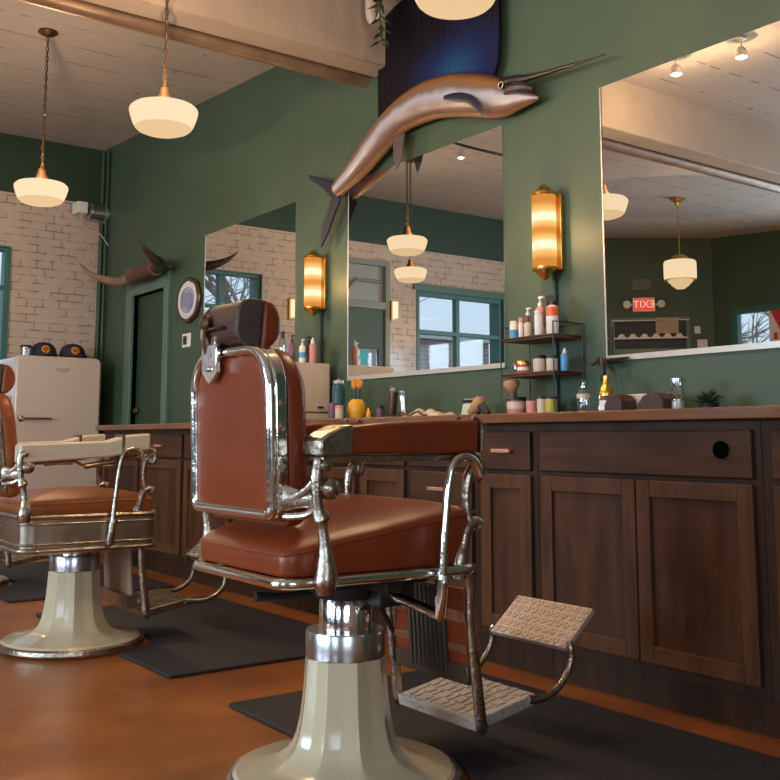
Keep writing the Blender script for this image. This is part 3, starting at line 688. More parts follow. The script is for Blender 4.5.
# ------------------------------------------------------------------ pendant lamps
def schoolhouse(x, y, z, R, label, power=22):
    zc = ceil_z(x)
    if -4.32 < x < -4.1: zc = 2.81
    t = thing('pendant_lamp', (x, y, zc), label, 'pendant lamp', 'opal glass pendant lamps'); dz = z - zc; k = R / .15
    bm = bmesh.new(); lathe(bm, [(.001, 0), (.055, -.001), (.058, -.012), (.03, -.03), (.01, -.036)], 20); obj('ceiling_rose', bm, M['bronze'], t)
    top = dz + .148 * k; bm = bmesh.new(); n = max(4, int((abs(top) - .036) / .030)); step = (abs(top) - .036) / n
    for i in range(n):     # chain links, alternately turned
        zc_ = -.036 - (i + .5) * step; pts = []
        for q in range(8):
            a = 2 * PI * q / 8; u = .0085 * math.cos(a); v = (step * .62) * math.sin(a)
            pts.append((u, 0, zc_ + v) if i % 2 else (0, u, zc_ + v))
        tube(bm, pts, .0028, 5, closed=True)
    tube(bm, [(.004, .004, -.03), (-.004, .003, top / 2), (.003, -.003, top)], .0022, 5)
    obj('chain', bm, M['bronze'], t)
    bm = bmesh.new(); lathe(bm, [(.010 * k, dz + .150 * k), (.020 * k, dz + .148 * k), (.026 * k, dz + .115 * k), (.050 * k, dz + .078 * k), (.036 * k, dz + .066 * k)], 20); obj('fitter', bm, M['bronze'], t)
    pr_ = [(.034, .068), (.11, .067), (.135, .062), (.148, .050), (.150, .040), (.147, .026), (.142, .008), (.134, -.014), (.124, -.034)]
    lo = [(.124, -.0342), (.112, -.045), (.085, -.056), (.05, -.062), (.001, -.064)]
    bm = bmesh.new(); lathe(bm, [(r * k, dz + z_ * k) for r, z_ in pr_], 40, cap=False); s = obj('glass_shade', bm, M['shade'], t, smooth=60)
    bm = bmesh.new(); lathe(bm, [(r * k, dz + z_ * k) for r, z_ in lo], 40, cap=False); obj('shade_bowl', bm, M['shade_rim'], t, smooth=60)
    add_light(x, y, z - .10 * k, power); add_light(x + .11, y - .05, z + .13 * k, power * .5)
    return t
def add_light(x, y, z, w, c=(1, .66, .38), r=0):
    l = bpy.data.lights.new('lamp_light', 'POINT'); l.energy = w; l.color = c; l.shadow_soft_size = r
    o = bpy.data.objects.new('lamp_light', l); o.location = (x, y, z); col.objects.link(o); return o
schoolhouse(-5.771, 1.696, 2.248, .152, 'opal glass pendant lamp hanging furthest left, in front of the tiled wall')
schoolhouse(-3.90, 1.65, 2.188, .146, 'opal glass pendant lamp hanging in front of the ceiling beam')
schoolhouse(-2.33, 1.97, 2.262, .150, 'opal glass pendant lamp cut off by the top edge, before the fish sail')
schoolhouse(-6.82, .86, 2.25, .145, 'opal glass pendant lamp seen only in the middle mirror, lower of the two')
# drum pendant seen in the right mirror
x, y, z = -6.25, -2.15, 2.50; zc = ceil_z(x)
t = thing('pendant_lamp', (x, y, zc), 'drum-shaped cream pendant with stepped base, seen in the right mirror', 'pendant lamp')
bm = bmesh.new(); lathe(bm, [(.001, 0), (.075, -.001), (.078, -.015), (.03, -.05), (.02, -.09)], 20); obj('ceiling_rose', bm, M['brass'], t)
bm = bmesh.new(); tube(bm, [(0, 0, -.05), (0, 0, z - zc + .16)], .006, 8); lathe(bm, [(.05, z - zc + .18), (.09, z - zc + .15), (.10, z - zc + .125)], 20); obj('stem', bm, M['brass'], t)
bm = bmesh.new(); lathe(bm, [(.10, .125), (.15, .12), (.162, .10), (.162, -.05), (.155, -.072)], 36, c=(0, 0, z - zc), cap=False); obj('glass_shade', bm, M['shade'], t, smooth=40)
bm = bmesh.new()
lathe(bm, [(.13, -.0725), (.118, -.09), (.118, -.10), (.095, -.115), (.09, -.13), (.06, -.15), (.045, -.165), (.001, -.172)], 36, c=(0, 0, z - zc), cap=False); obj('stepped_bowl', bm, M['shade_rim'], t, smooth=30)
bm = bmesh.new(); lathe(bm, [(.156, -.0726), (.158, -.078), (.13, -.079)], 36, c=(0, 0, z - zc), cap=False); obj('shade_band', bm, M['brass'], t)
add_light(x, y, z - .22, 16)

# track lights on the near ceiling
def spot(x, y, label, lit=True):
    zc = ceil_z(x); t = thing('ceiling_spotlight', (x, y, zc), label, 'spotlight', 'small spotlights near the mirrors')
    bm = bmesh.new(); lathe(bm, [(.03, 0), (.03, -.012), (.008, -.02), (.008, -.06)], 14); obj('mount', bm, M['alu'], t)
    bm = bmesh.new(); lathe(bm, [(.018, -.06), (.03, -.075), (.035, -.12)], 16, cap=False); obj('spot_can', bm, M['alu'], t)
    bm = bmesh.new(); lathe(bm, [(.001, -.10), (.014, -.105), (.018, -.120), (.012, -.130), (.001, -.133)], 14); obj('lit_bulb', bm, M['spot'], t)
    if lit: add_light(x, y, zc - .19, 7)
spot(-3.644, 1.251, 'small lit ceiling spotlight seen in the right mirror, left of two')
spot(-3.247, 1.17, 'small lit ceiling spotlight seen in the right mirror, right of two')
spot(-6.11, .876, 'small lit ceiling spotlight beyond the beam, seen in the middle mirror', False)
bm = bmesh.new(); tube(bm, [(-5.95, 1.35, 3.238), (-5.88, 1.1, 3.17), (-5.85, .65, 3.15), (-5.90, 0, 3.17), (-6.0, -.5, 3.24)], .012, 8, smooth=5)
tag(obj('light_track', bm, M['iron']), 'thin curved dark track under the ceiling, seen in the middle mirror', 'light track')

# ------------------------------------------------------------------ wall sconces
def sconce(x, zb, zt, label):
    t = thing('wall_sconce', (x, WY, (zb + zt) / 2), label, 'wall lamp', 'gold and glass-rod wall sconces'); h = (zt - zb) / 2 - .025; R = .055; cy = -.068
    bm = bmesh.new(); bx(bm, -.055, .055, -.022, -.001, -h - .01, h + .01); obj('back_plate', bm, M['brass'], t, bevel=.004)
    bm = bmesh.new()
    for k in range(18):
        a = 2 * PI * k / 18
        tube(bm, [(R * .93 * math.cos(a), cy + R * .93 * math.sin(a) * .85, -h), (R * .93 * math.cos(a), cy + R * .93 * math.sin(a) * .85, h)], .0042, 6)
    obj('glass_rods', bm, M['tube'], t)
    bm = bmesh.new(); lathe(bm, [(R * .90, -h), (R * .90, h)], 24, c=(0, cy, 0), cap=False); obj('glass_sleeve', bm, M['tube'], t)
    for z in (-.062, .062):
        bm = bmesh.new(); lathe(bm, [(.001, -.030), (.022, -.026), (.040, -.012), (.043, 0), (.040, .012), (.022, .026), (.001, .030)], 16, c=(0, cy, z), rmod=lambda a, r, z_: 1.0); obj('bulb', bm, M['bulb'], t)
    bm = bmesh.new(); rim = lambda s: [(.001, s * h), (R, s * h), (R * 1.05, s * (h + .006)), (R, s * (h + .014)), (R * .7, s * (h + .020)), (R * .5, s * (h + .034)), (.02, s * (h + .040)), (.012, s * (h + .050)), (.001, s * (h + .054))]
    for s, nm in ((1, 'top_cap'), (-1, 'bottom_cap')):
        bm = bmesh.new(); lathe(bm, rim(s), 24, c=(0, cy, 0)); obj(nm, bm, M['gold'], t)
    bm = bmesh.new(); tube(bm, [(0, -.012, -h - .01), (0, -.012, .93 - (zb + zt) / 2)], .009, 8); obj('cable_conduit', bm, M['green_dark'], t)
    add_light(x, WY - .20, (zb + zt) / 2, 4.0, (1, .58, .25))
sconce(-4.825, 1.555, 1.89, 'glowing gold wall sconce between the left and middle mirrors')
sconce(-2.955, 1.525, 1.885, 'glowing gold wall sconce between the middle and right mirrors')
def slim(y, z, label):
    t = thing('slim_wall_lamp', (BX, y, z), label, 'wall lamp', 'slim wall lamps on the tiled wall')
    obj('back_plate', box(.0005, .03, -.03, .03, -.11, .11), M['brass'], t); bm = bmesh.new(); lathe(bm, [(.001, -.09), (.03, -.088), (.03, .088), (.001, .09)], 16, c=(.062, 0, 0)); obj('lit_tube', bm, M['slim'], t)
slim(-.196, 2.20, 'slim glowing lamp on the tiled wall between the street door and window')
slim(1.07, 2.12, 'slim glowing lamp on the tiled wall beside the window near the refrigerator')

# ------------------------------------------------------------------ sailfish
fish = thing('mounted_sailfish', (-3.6, WY, 2.2), 'mounted sailfish trophy with dark blue sail above the middle mirror', 'fish trophy')
def W(x, y, z):
    y2 = y + .055 if y < 3.0 else y
    k = y2 / y; return Vector((x * k + 3.6, y2 - WY, (z - .83) * k + .83 - 2.2))
BODY = [(-4.526, 2.244, -4.484, 2.156), (-4.348, 2.346, -4.251, 2.224), (-4.178, 2.448, -4.05, 2.308), (-3.997, 2.536, -3.894, 2.371), (-3.81, 2.583, -3.746, 2.379), (-3.625, 2.584, -3.589, 2.367), (-3.437, 2.552, -3.404, 2.323), (-3.261, 2.493, -3.231, 2.271), (-3.141, 2.433, -3.132, 2.254), (-3.065, 2.382, -3.055, 2.261), (-2.972, 2.318, -2.961, 2.27), (-2.924, 2.287, -2.925, 2.274)]
top = catmull([(a, b, 0) for a, b, _, _ in BODY], 4); bot = catmull([(c, d, 0) for _, _, c, d in BODY], 4)
bm = bmesh.new(); uvl = bm.loops.layers.uv.new('uv'); seg = 28; rings = []; n = len(top)
for i, (a, b) in enumerate(zip(top, bot)):
    u = i / (n - 1); c = (a + b) / 2; hv = (a - b) / 2; hd = min(.058, .5 * hv.length + .008) if u < .95 else hv.length * .9
    rings.append([bm.verts.new(W(c.x + hv.x * math.cos(2 * PI * k / seg), 2.935 - hd * math.sin(2 * PI * k / seg), c.y + hv.y * math.cos(2 * PI * k / seg))) for k in range(seg)])
for i in range(n - 1):
    for k in range(seg):
        f = bm.faces.new((rings[i][k], rings[i][(k + 1) % seg], rings[i + 1][(k + 1) % seg], rings[i + 1][k]))
        for l, (ii, kk) in zip(f.loops, ((i, k), (i, k + 1), (i + 1, k + 1), (i + 1, k))):
            vv = kk / seg; vv = 1 - abs(1 - 2 * vv); l[uvl].uv = (ii / (n - 1), vv)     # 0 at the back, 1 at the belly
bm.faces.new(rings[0]); bm.faces.new(rings[-1][::-1])
fm = mat('fish_skin', (.3, .2, .15), .34, coat=.25); nt = fm.node_tree; b = nt.nodes['Principled BSDF']
uvn = nt.nodes.new('ShaderNodeTexCoord'); sp = nt.nodes.new('ShaderNodeSeparateXYZ'); rp = nt.nodes.new('ShaderNodeValToRGB'); nz = nt.nodes.new('ShaderNodeTexNoise'); nz.inputs['Scale'].default_value = 9; mm = nt.nodes.new('ShaderNodeMath'); mm.operation = 'MULTIPLY_ADD'; mm.inputs[1].default_value = .18
nt.links.new(uvn.outputs['UV'], sp.inputs[0]); nt.links.new(uvn.outputs['Object'], nz.inputs['Vector']); nt.links.new(nz.outputs[0], mm.inputs[0]); nt.links.new(sp.outputs[1], mm.inputs[2]); nt.links.new(mm.outputs[0], rp.inputs[0])
els = rp.color_ramp.elements; els[0].position = .10; els[0].color = (.03, .02, .02, 1); els[1].position = 1.0; els[1].color = (.26, .13, .06, 1)
for ps, c in ((.24, (.09, .035, .015)), (.38, (.25, .10, .03)), (.50, (.17, .115, .085)), (.60, (.38, .39, .45)), (.68, (.33, .30, .32)), (.78, (.17, .11, .095)), (.90, (.14, .065, .038))):
    e = els.new(ps); e.color = (*c, 1)
nt.links.new(rp.outputs[0], b.inputs['Base Color'])
fb = obj('fish_body', bm, fm, fish, smooth=70)
navy = mat('fin_navy', (.005, .008, .026), .4)
# the sail: deep blue near the back of the fish, purple black outwards
sm = mat('sail_skin', (.01, .01, .03), .65, spec=.15); nt = sm.node_tree; b = nt.nodes['Principled BSDF']
g = nt.nodes.new('ShaderNodeTexCoord'); vm = nt.nodes.new('ShaderNodeVectorMath'); vm.operation = 'SUBTRACT'; vm.inputs[1].default_value = W(-3.55, WY, 2.60)
vs = nt.nodes.new('ShaderNodeVectorMath'); vs.operation = 'MULTIPLY'; vs.inputs[1].default_value = (2.0, 0, 3.0); ln = nt.nodes.new('ShaderNodeVectorMath'); ln.operation = 'LENGTH'; rr = nt.nodes.new('ShaderNodeValToRGB')
nt.links.new(g.outputs['Object'], vm.inputs[0]); nt.links.new(vm.outputs[0], vs.inputs[0]); nt.links.new(vs.outputs[0], ln.inputs[0]); nt.links.new(ln.outputs['Value'], rr.inputs[0])
rr.color_ramp.elements[0].color = (.010, .062, .16, 1); rr.color_ramp.elements[1].color = (.006, .0035, .007, 1); rr.color_ramp.elements[1].position = .85
e = rr.color_ramp.elements.new(.42); e.color = (.006, .014, .065, 1); nt.links.new(rr.outputs[0], b.inputs['Base Color'])
wv = nt.nodes.new('ShaderNodeTexWave'); wv.inputs['Scale'].default_value = 7; wv.inputs['Distortion'].default_value = .5; bpn = nt.nodes.new('ShaderNodeBump'); bpn.inputs['Strength'].default_value = .4; bpn.inputs['Distance'].default_value = .01
nt.links.new(g.outputs['Object'], wv.inputs['Vector']); nt.links.new(wv.outputs['Fac'], bpn.inputs['Height']); nt.links.new(bpn.outputs[0], b.inputs['Normal'])
SAIL = [(-4.115, 2.45), (-4.12, 2.624), (-4.12, 2.84), (-4.11, 3.03), (-3.95, 3.08), (-3.7, 3.11), (-3.4, 3.10), (-3.19, 3.04), (-3.173, 2.85), (-3.174, 2.66), (-3.185, 2.53), (-3.225, 2.455), (-3.388, 2.50), (-3.611, 2.54), (-3.811, 2.55), (-3.981, 2.50)]
bm = bmesh.new(); prism(bm, SAIL, lambda u, v: W(u, 2.940, v), lambda u, v: W(u, 2.952, v)); obj('sail_fin', bm, sm, fish, smooth=0)
def fin(name, poly, y, m=navy, th=.012):
    bm = bmesh.new(); prism(bm, poly, lambda u, v: W(u, y - th / 2, v), lambda u, v: W(u, y + th / 2, v)); return obj(name, bm, m, fish, smooth=0, bevel=.003)
fin('tail_fin', [(-4.479, 2.19), (-4.52, 2.232), (-4.646, 2.294), (-4.8, 2.351), (-4.777, 2.32), (-4.645, 2.242), (-4.54, 2.16), (-4.57, 2.106), (-4.631, 2.02), (-4.655, 1.94), (-4.65, 1.90), (-4.578, 1.971), (-4.518, 2.062), (-4.458, 2.129)], 2.93)
def finpec(): 
    bm = bmesh.new(); pts = [(-3.473, 2.822, 2.422), (-3.385, 2.80, 2.400), (-3.29, 2.79, 2.362), (-3.222, 2.785, 2.30), (-3.205, 2.785, 2.262)]
    tube(bm, [W(x, 2.86, z) for x, y, z in pts], [.010, .022, .022, .018, .004], 10, smooth=4, flat=.35); obj('pectoral_fin', bm, navy, fish)
finpec()
fin('pelvic_fin', [(-3.957, 2.36), (-3.855, 2.36), (-3.88, 2.25), (-3.922, 2.18), (-3.948, 2.26)], 2.92, mat('fin_brown', (.09, .06, .055), .4))
bm = bmesh.new(); tube(bm, [W(-3.14, 2.92, 2.405), W(-3.03, 2.91, 2.385), W(-2.93, 2.90, 2.366), W(-2.764, 2.90, 2.352), W(-2.521, 2.90, 2.336)], [.022, .024, .014, .009, .003], 10, smooth=4); obj('bill', bm, M['black'], fish)
bm = bmesh.new(); tube(bm, [W(-3.11, 2.90, 2.335), W(-3.05, 2.89, 2.345), W(-2.99, 2.89, 2.338), W(-2.935, 2.91, 2.318)], [.004, .022, .026, .012], 10, smooth=3); obj('mouth', bm, mat('mouth_dark', (.03, .02, .025), .4), fish)
bm = bmesh.new(); lathe(bm, [(.001, .010), (.010, .008), (.015, 0), (.015, -.01)], 16, mtx=Matrix.Translation(W(-3.085, 2.868, 2.368)) @ Matrix.Rotation(PI / 2, 4, 'X')); ey = obj('eye', bm, mat('eye_black', (.01, .01, .012), .08), fish)
bm = bmesh.new(); tube(bm, [Matrix.Translation(W(-3.085, 2.862, 2.368)) @ Vector((  .015 * math.cos(a * PI / 6), 0, .015 * math.sin(a * PI / 6))) for a in range(12)], .0022, 6, closed=True); obj('eye_ring', bm, M['alu'], ey)

# leafy branch and hanging bone ornament where the beam meets the wall
t = thing('hanging_ornament', (-3.98, 2.80, 3.15), 'rounded cream hanging ornament with leaves at the beam end', 'ornament')
bm = bmesh.new(); tube(bm, [(0, 0, 0), (0, 0, -.10), (.005, 0, -.17), (.02, 0, -.215)], [.03, .034, .032, .016], 14, smooth=4); tube(bm, [(.02, 0, -.20), (.05, 0, -.20), (.075, 0, -.16)], [.012, .008, .007], 8, smooth=4); obj('cream_body', bm, M['beam'], t)
bm = bmesh.new(); random.seed(3)
tube(bm, [(.06, 0, -.001), (.07, 0, -.15), (.09, 0, -.33)], .004, 6, smooth=3)
for i in range(22):
    z = -.02 - i * .015; a = i * 2.4; d = Vector((math.cos(a), math.sin(a) * .7, random.uniform(-.9, -.2))).normalized(); p0 = Vector((.065 + .001 * i, 0, z)); s_ = d.cross(Vector((0, 0, 1))).normalized() * .014; up = Vector((0, 0, .002))
    q = [p0, p0 + d * .03 + s_, p0 + d * .07, p0 + d * .03 - s_]
    vs_ = [bm.verts.new(v) for v in q]; vt = [bm.verts.new(v + up) for v in q]; bm.faces.new(vs_); bm.faces.new(vt[::-1])
    for k in range(4): bm.faces.new((vs_[k], vt[k], vt[(k + 1) % 4], vs_[(k + 1) % 4]))
obj('leaves', bm, mat('leaf', (.035, .055, .02), .5), t)

# ------------------------------------------------------------------ longhorn mount, plate, switch, corner box
t = thing('longhorn_mount', (-7.2, WY, 2.10), 'mounted pair of long cattle horns with leather centre above the doorway', 'horns')
bm = bmesh.new(); tube(bm, [(-.30, -.12, .0), (-.15, -.12, .005), (0, -.12, .01), (.15, -.12, .02), (.26, -.12, .035)], [.050, .058, .060, .060, .052], 20, smooth=3)
bx(bm, -.06, .06, -.10, -.001, -.03, .05); obj('leather_centre', bm, M['hide'], t, smooth=50)
for x in (-.26, -.20, .22):
    bm = bmesh.new(); tube(bm, [(x, -.12 + .056 * math.cos(a * PI / 8), .01 + .056 * math.sin(a * PI / 8)) for a in range(16)], .007, 6, closed=True); obj('rope_band', bm, M['horn'], t)
bm = bmesh.new(); tube(bm, [(-.27, -.12, 0), (-.42, -.15, -.018), (-.56, -.24, .01), (-.66, -.33, .07), (-.72, -.39, .15)], [.048, .042, .032, .019, .003], 16, smooth=5); obj('left_horn', bm, M['horn'], t)
bm = bmesh.new(); tube(bm, [(.24, -.12, .03), (.36, -.16, .02), (.46, -.24, .03), (.52, -.33, .07), (.55, -.41, .14)], [.052, .046, .034, .020, .003], 16, smooth=5); obj('right_horn', bm, M['horn_d'], t)

t = thing('decorative_plate', (-6.62, WY, 1.83), 'round dark-rimmed decorative plate with blue centre on the green wall', 'plate')
ov = Matrix.Rotation(PI / 2, 4, 'X') @ Matrix.Scale(1.18, 4, (1, 0, 0))
bm = bmesh.new(); lathe(bm, [(.12, .0002), (.163, .0002), (.167, .02), (.160, .030), (.138, .030)], 40, cap=False, mtx=ov, rmod=lambda a, r, z: 1 + .02 * math.cos(8 * a)); obj('rim', bm, M['bronze'], t)
bm = bmesh.new(); lathe(bm, [(.140, .022), (.138, .028), (.001, .024)], 40, mtx=ov); f = obj('face', bm, M['clock'], t)
bm = bmesh.new()
for r_ in (.090, .072): tube(bm, [ov @ Vector((r_ * math.cos(a * PI / 16), r_ * math.sin(a * PI / 16), .029)) for a in range(32)], .005, 6, closed=True)
lathe(bm, [(.062, .026), (.060, .030), (.001, .030)], 30, mtx=ov); obj('blue_centre', bm, M['blue_grey'], f)
t = thing('light_switch', (-6.665, WY, 1.54), 'white light switch with black rocker below the decorative plate', 'switch')
obj('switch_plate', box(-.07, .07, -.008, -.0005, -.05, .05), M['white'], t, bevel=.002); obj('rocker', box(-.030, .012, -.020, -.0085, -.03, .03), M['blackp'], t, bevel=.002)
t = thing('corner_alarm', (-8.36, WY, 2.795), 'white box with steel drum and looped cable high in the far corner', 'alarm')
obj('box', box(-.10, .04, -.29, -.20, -.03, .07), M['white'], t, bevel=.004)
bm = bmesh.new(); lathe(bm, [(.001, 0), (.085, .002), (.088, .02), (.07, .03), (.07, .10), (.088, .11), (.085, .13), (.001, .135)], 28, mtx=Matrix.Translation((-.02, -.002, 0)) @ Matrix.Rotation(PI / 2, 4, 'X') @ Matrix.Scale(1.35, 4, (0, 0, 1))); obj('steel_drum', bm, M['steel'], t)
bm = bmesh.new(); tube(bm, [(-.02, -.24, -.03), (0, -.22, -.14), (.06, -.10, -.20), (.08, -.02, -.30)], .006, 6, smooth=5); tube(bm, [(-.02, -.02, .09), (-.02, -.02, .50)], .006, 6); obj('cable', bm, M['beam'], t)

# ------------------------------------------------------------------ refrigerator and caps
t = thing('refrigerator', (-8.25, 2.56, 0), 'tall rounded cream vintage refrigerator in the far corner', 'refrigerator')
bm = bmesh.new(); prism(bm, rrect(.345, .73, [.05, .05, .01, .01], 6, 0, .76), lambda u, v: (-.27, u, v), lambda u, v: (.20, u, v)); obj('fridge_body', bm, M['enamel'], t, bevel=.02, seg=3)
bm = bmesh.new(); prism(bm, rrect(.342, .70, [.05, .05, .02, .02], 6, 0, .785), lambda u, v: (.203, u, v), lambda u, v: (.255, u, v)); d = obj('fridge_door', bm, M['enamel'], t, bevel=.016, seg=4)
bm = bmesh.new(); tube(bm, [(.258, -.29, .985), (.30, -.28, .985), (.30, -.08, .985), (.285, -.06, .985)], .010, 10); lathe(bm, [(.028, 0), (.024, .008), (.001, .01)], 16, mtx=Matrix.Translation((.255, -.29, .985)) @ Matrix.Rotation(PI / 2, 4, 'Y')); obj('door_handle', bm, M['nickel'], d)
bm = bmesh.new(); prism(bm, [(-.06, 1.395), (.06, 1.395), (.04, 1.37), (0, 1.355), (-.04, 1.37)], lambda u, v: (.256, u + .02, v), lambda u, v: (.262, u + .02, v)); obj('emblem', bm, M['alu'], d)
bm = bmesh.new(); bx(bm, -.22, .16, -.30, .30, 0, .03); obj('plinth', bm, M['blackp'], t)
def cap(y, label):
    t = thing('baseball_cap', (-8.20, y, 1.491), label, 'cap', 'caps on the refrigerator')
    bm = bmesh.new(); lathe(bm, [(.104, .004), (.106, .03), (.098, .065), (.075, .10), (.04, .118), (.001, .122)], 28); c = obj('crown', bm, M['cap'], t, smooth=60)
    bm = bmesh.new(); out = [(.05 + .16 * math.cos(a), .095 * math.sin(a)) for a in [(-PI / 2 + PI * k / 12) for k in range(13)]]
    prism(bm, out, lambda u, v: (u, v, .006 + 0 * u), lambda u, v: (u, v, .016)); obj('brim', bm, M['cap'], t)
    for r_, x_, m_ in ((.034, .098, M['orange']), (.016, .1015, M['blackp']), (.008, .105, M['orange'])):
        bm = bmesh.new(); lathe(bm, [(r_, 0), (r_, .004), (.001, .005)], 20, mtx=Matrix.Translation((x_ - .004, -.01, .058)) @ Matrix.Rotation(PI / 2 - .35, 4, 'Y')); obj('patch', bm, m_, c)
    bm = bmesh.new(); lathe(bm, [(.008, 0), (.006, .006), (.001, .007)], 10, c=(0, 0, .121)); obj('top_button', bm, M['cap'], c)
cap(2.485, 'dark cap with round orange patch, left one on the refrigerator')
cap(2.725, 'dark cap with round orange patch, right one on the refrigerator')

# ------------------------------------------------------------------ counter things
CZ = .9205
def bottle(name, x, y, z, r, h, m_body, m_cap, label, cat='bottle', kind='pump', neck=.45, group=None, band=None, caph=.25, smooth=40):
    t = thing(name, (x, y, z), label, cat, group)
    hb = h * (1 - caph)
    bm = bmesh.new(); lathe(bm, [(r * .92, 0), (r, .003), (r, hb * .86), (r * .85, hb * .95), (r * neck, hb)], 24); obj('body', bm, m_body, t, smooth=smooth)
    bm = bmesh.new()
    if kind == 'pump':
        lathe(bm, [(r * neck * 1.1, hb), (r * neck * 1.1, hb + h * .09), (r * .2, hb + h * .10), (r * .2, hb + h * .19)], 16)
        bx(bm, -r * .35, r * 1.0, -r * .25, r * .25, hb + h * .19, h)
    elif kind == 'trigger':
        lathe(bm, [(r * neck * 1.1, hb), (r * neck * 1.1, hb + h * .07)], 16)
        bx(bm, -r * 1.1, r * 1.0, -r * .35, r * .35, hb + h * .07, h); bx(bm, -r * 1.0, -r * .7, -r * .2, r * .2, hb - h * .04, hb + h * .07)
    elif kind == 'step':
        lathe(bm, [(r * 1.05, hb - .004), (r * 1.05, hb + h * .06), (r * .9, hb + h * .14), (r * .55, hb + h * .27), (r * .5, hb + h * .30), (r * .5, h - .002), (r * .4, h)], 20)
    elif kind == 'cone':
        lathe(bm, [(r * neck * 1.3, hb), (r * neck * 1.2, hb + h * .08), (r * .22, h * .97), (r * .12, h)], 16)
    else:
        lathe(bm, [(r * neck * 1.15, hb), (r * neck * 1.15, h - .002), (r * neck, h)], 20)
    obj('cap', bm, m_cap, t, bevel=.001 if kind in ('pump', 'trigger') else 0)
    if band:
        bm = bmesh.new(); lathe(bm, [(r * 1.012, hb * band[0]), (r * 1.012, hb * band[1])], 24); obj('label_band', bm, band[2], t)
    return t
def tub(name, x, y, z, r, h, m_body, m_lid, label, cat='tub', lid=.22, band=None, group=None):
    t = thing(name, (x, y, z), label, cat, group); hb = h * (1 - lid)
    bm = bmesh.new(); lathe(bm, [(r * .9, 0), (r * .95, .003), (r * .97, hb)], 28); obj('body', bm, m_body, t)
    bm = bmesh.new(); lathe(bm, [(r, hb + .0003), (r, h - .003), (r * .95, h), (.001, h)], 28); obj('lid', bm, m_lid, t)
    if band:
        bm = bmesh.new(); lathe(bm, [(r * .985, hb * band[0]), (r * .99, hb * band[1])], 28); obj('label_band', bm, band[2], t)
    return t
white = M['white']; cream = colour('cream_plastic', (.62, .50, .38)); pink = colour('pink_plastic', (.62, .25, .22)); redp = colour('red_tin', (.55, .05, .04)); blueL = colour('blue_label', (.08, .30, .55)); tealc = colour('teal_metal', (.015, .075, .085), .3)
yel = colour('yellow_plastic', (.75, .36, .02)); ygr = colour('olive_yellow', (.50, .42, .06)); purp = colour('purple_plastic', (.16, .07, .11)); orl = colour('orange_label', (.75, .12, .02)); amber = colour('brown_bottle', (.14, .05, .03)); mint = colour('mint_card', (.45, .52, .42))
redl = colour('red_label', (.5, .08, .06))

tub('small_jar', -8.15, 2.33, 1.492, .045, .085, M['clear'], M['blackp'], 'small jar with dark lid left of the caps on the refrigerator', 'jar')
# towel cabinet
t = thing('towel_cabinet', (-4.895, 2.80, CZ), 'cream metal towel cabinet on the worktop beside the left sconce', 'cabinet')
obj('cabinet_body', box(-.235, .235, -.15, .20, .012, .325), M['enamel_box'], t, bevel=.006)
d = obj('cabinet_door', box(-.233, .233, -.168, -.1505, .055, .322), M['enamel_box'], t, bevel=.005)
bm = bmesh.new(); bx(bm, .19, .215, -.185, -.1685, .085, .10); obj('latch', bm, M['iron'], d)
bm = bmesh.new(); bx(bm, .2351, .239, -.148, .198, .050, .055); bx(bm, .2351, .25, .12, .15, .075, .085); obj('side_hinge', bm, M['iron'], t)
bm = bmesh.new(); [bx(bm, a, a + .03, b_, b_ + .03, 0, .0118) for a in (-.23, .20) for b_ in (-.13, .16)]; obj('feet', bm, M['blackp'], t)
TZ = CZ + .3255
bottle('glass_bottle', -4.97, 2.87, TZ, .024, .20, M['clear'], M['blackp'], 'clear glass bottle with black top, leftmost on the towel cabinet', kind='cap', caph=.2)
bottle('pump_bottle', -4.86, 2.87, TZ, .020, .17, purp, M['blackp'], 'dark bottle with black pump on the towel cabinet', kind='pump')
t = thing('hand_mirror', (-4.785, 2.93, TZ), 'round hand mirror with thin dark rim standing on the towel cabinet', 'hand mirror')
bm = bmesh.new(); lathe(bm, [(.04, 0), (.038, .006), (.006, .010), (.005, .055)], 20); obj('stand', bm, M['black'], t)
bm = bmesh.new(); lathe(bm, [(.001, -.003), (.05, -.003), (.05, .003), (.001, .003)], 28, mtx=Matrix.Translation((0, 0, .108)) @ Matrix.Rotation(PI / 2, 4, 'X')); obj('glass', bm, M['mirror'], t)
bm = bmesh.new(); tube(bm, [(.053 * math.cos(a * PI / 12), 0, .108 + .053 * math.sin(a * PI / 12)) for a in range(24)], .004, 6, closed=True); obj('rim', bm, M['black'], t)
tub('pink_jar', -4.81, 2.80, TZ, .022, .055, pink, pink, 'small pink jar on the towel cabinet', 'jar')
bottle('lotion_bottle', -4.73, 2.86, TZ, .019, .135, white, white, 'white pump bottle with blue label on the towel cabinet', kind='pump', band=(.3, .6, blueL))
bottle('lotion_bottle', -4.685, 2.90, TZ, .019, .145, pink, white, 'pinkish bottle with white nozzle, rightmost on the towel cabinet', kind='cone')
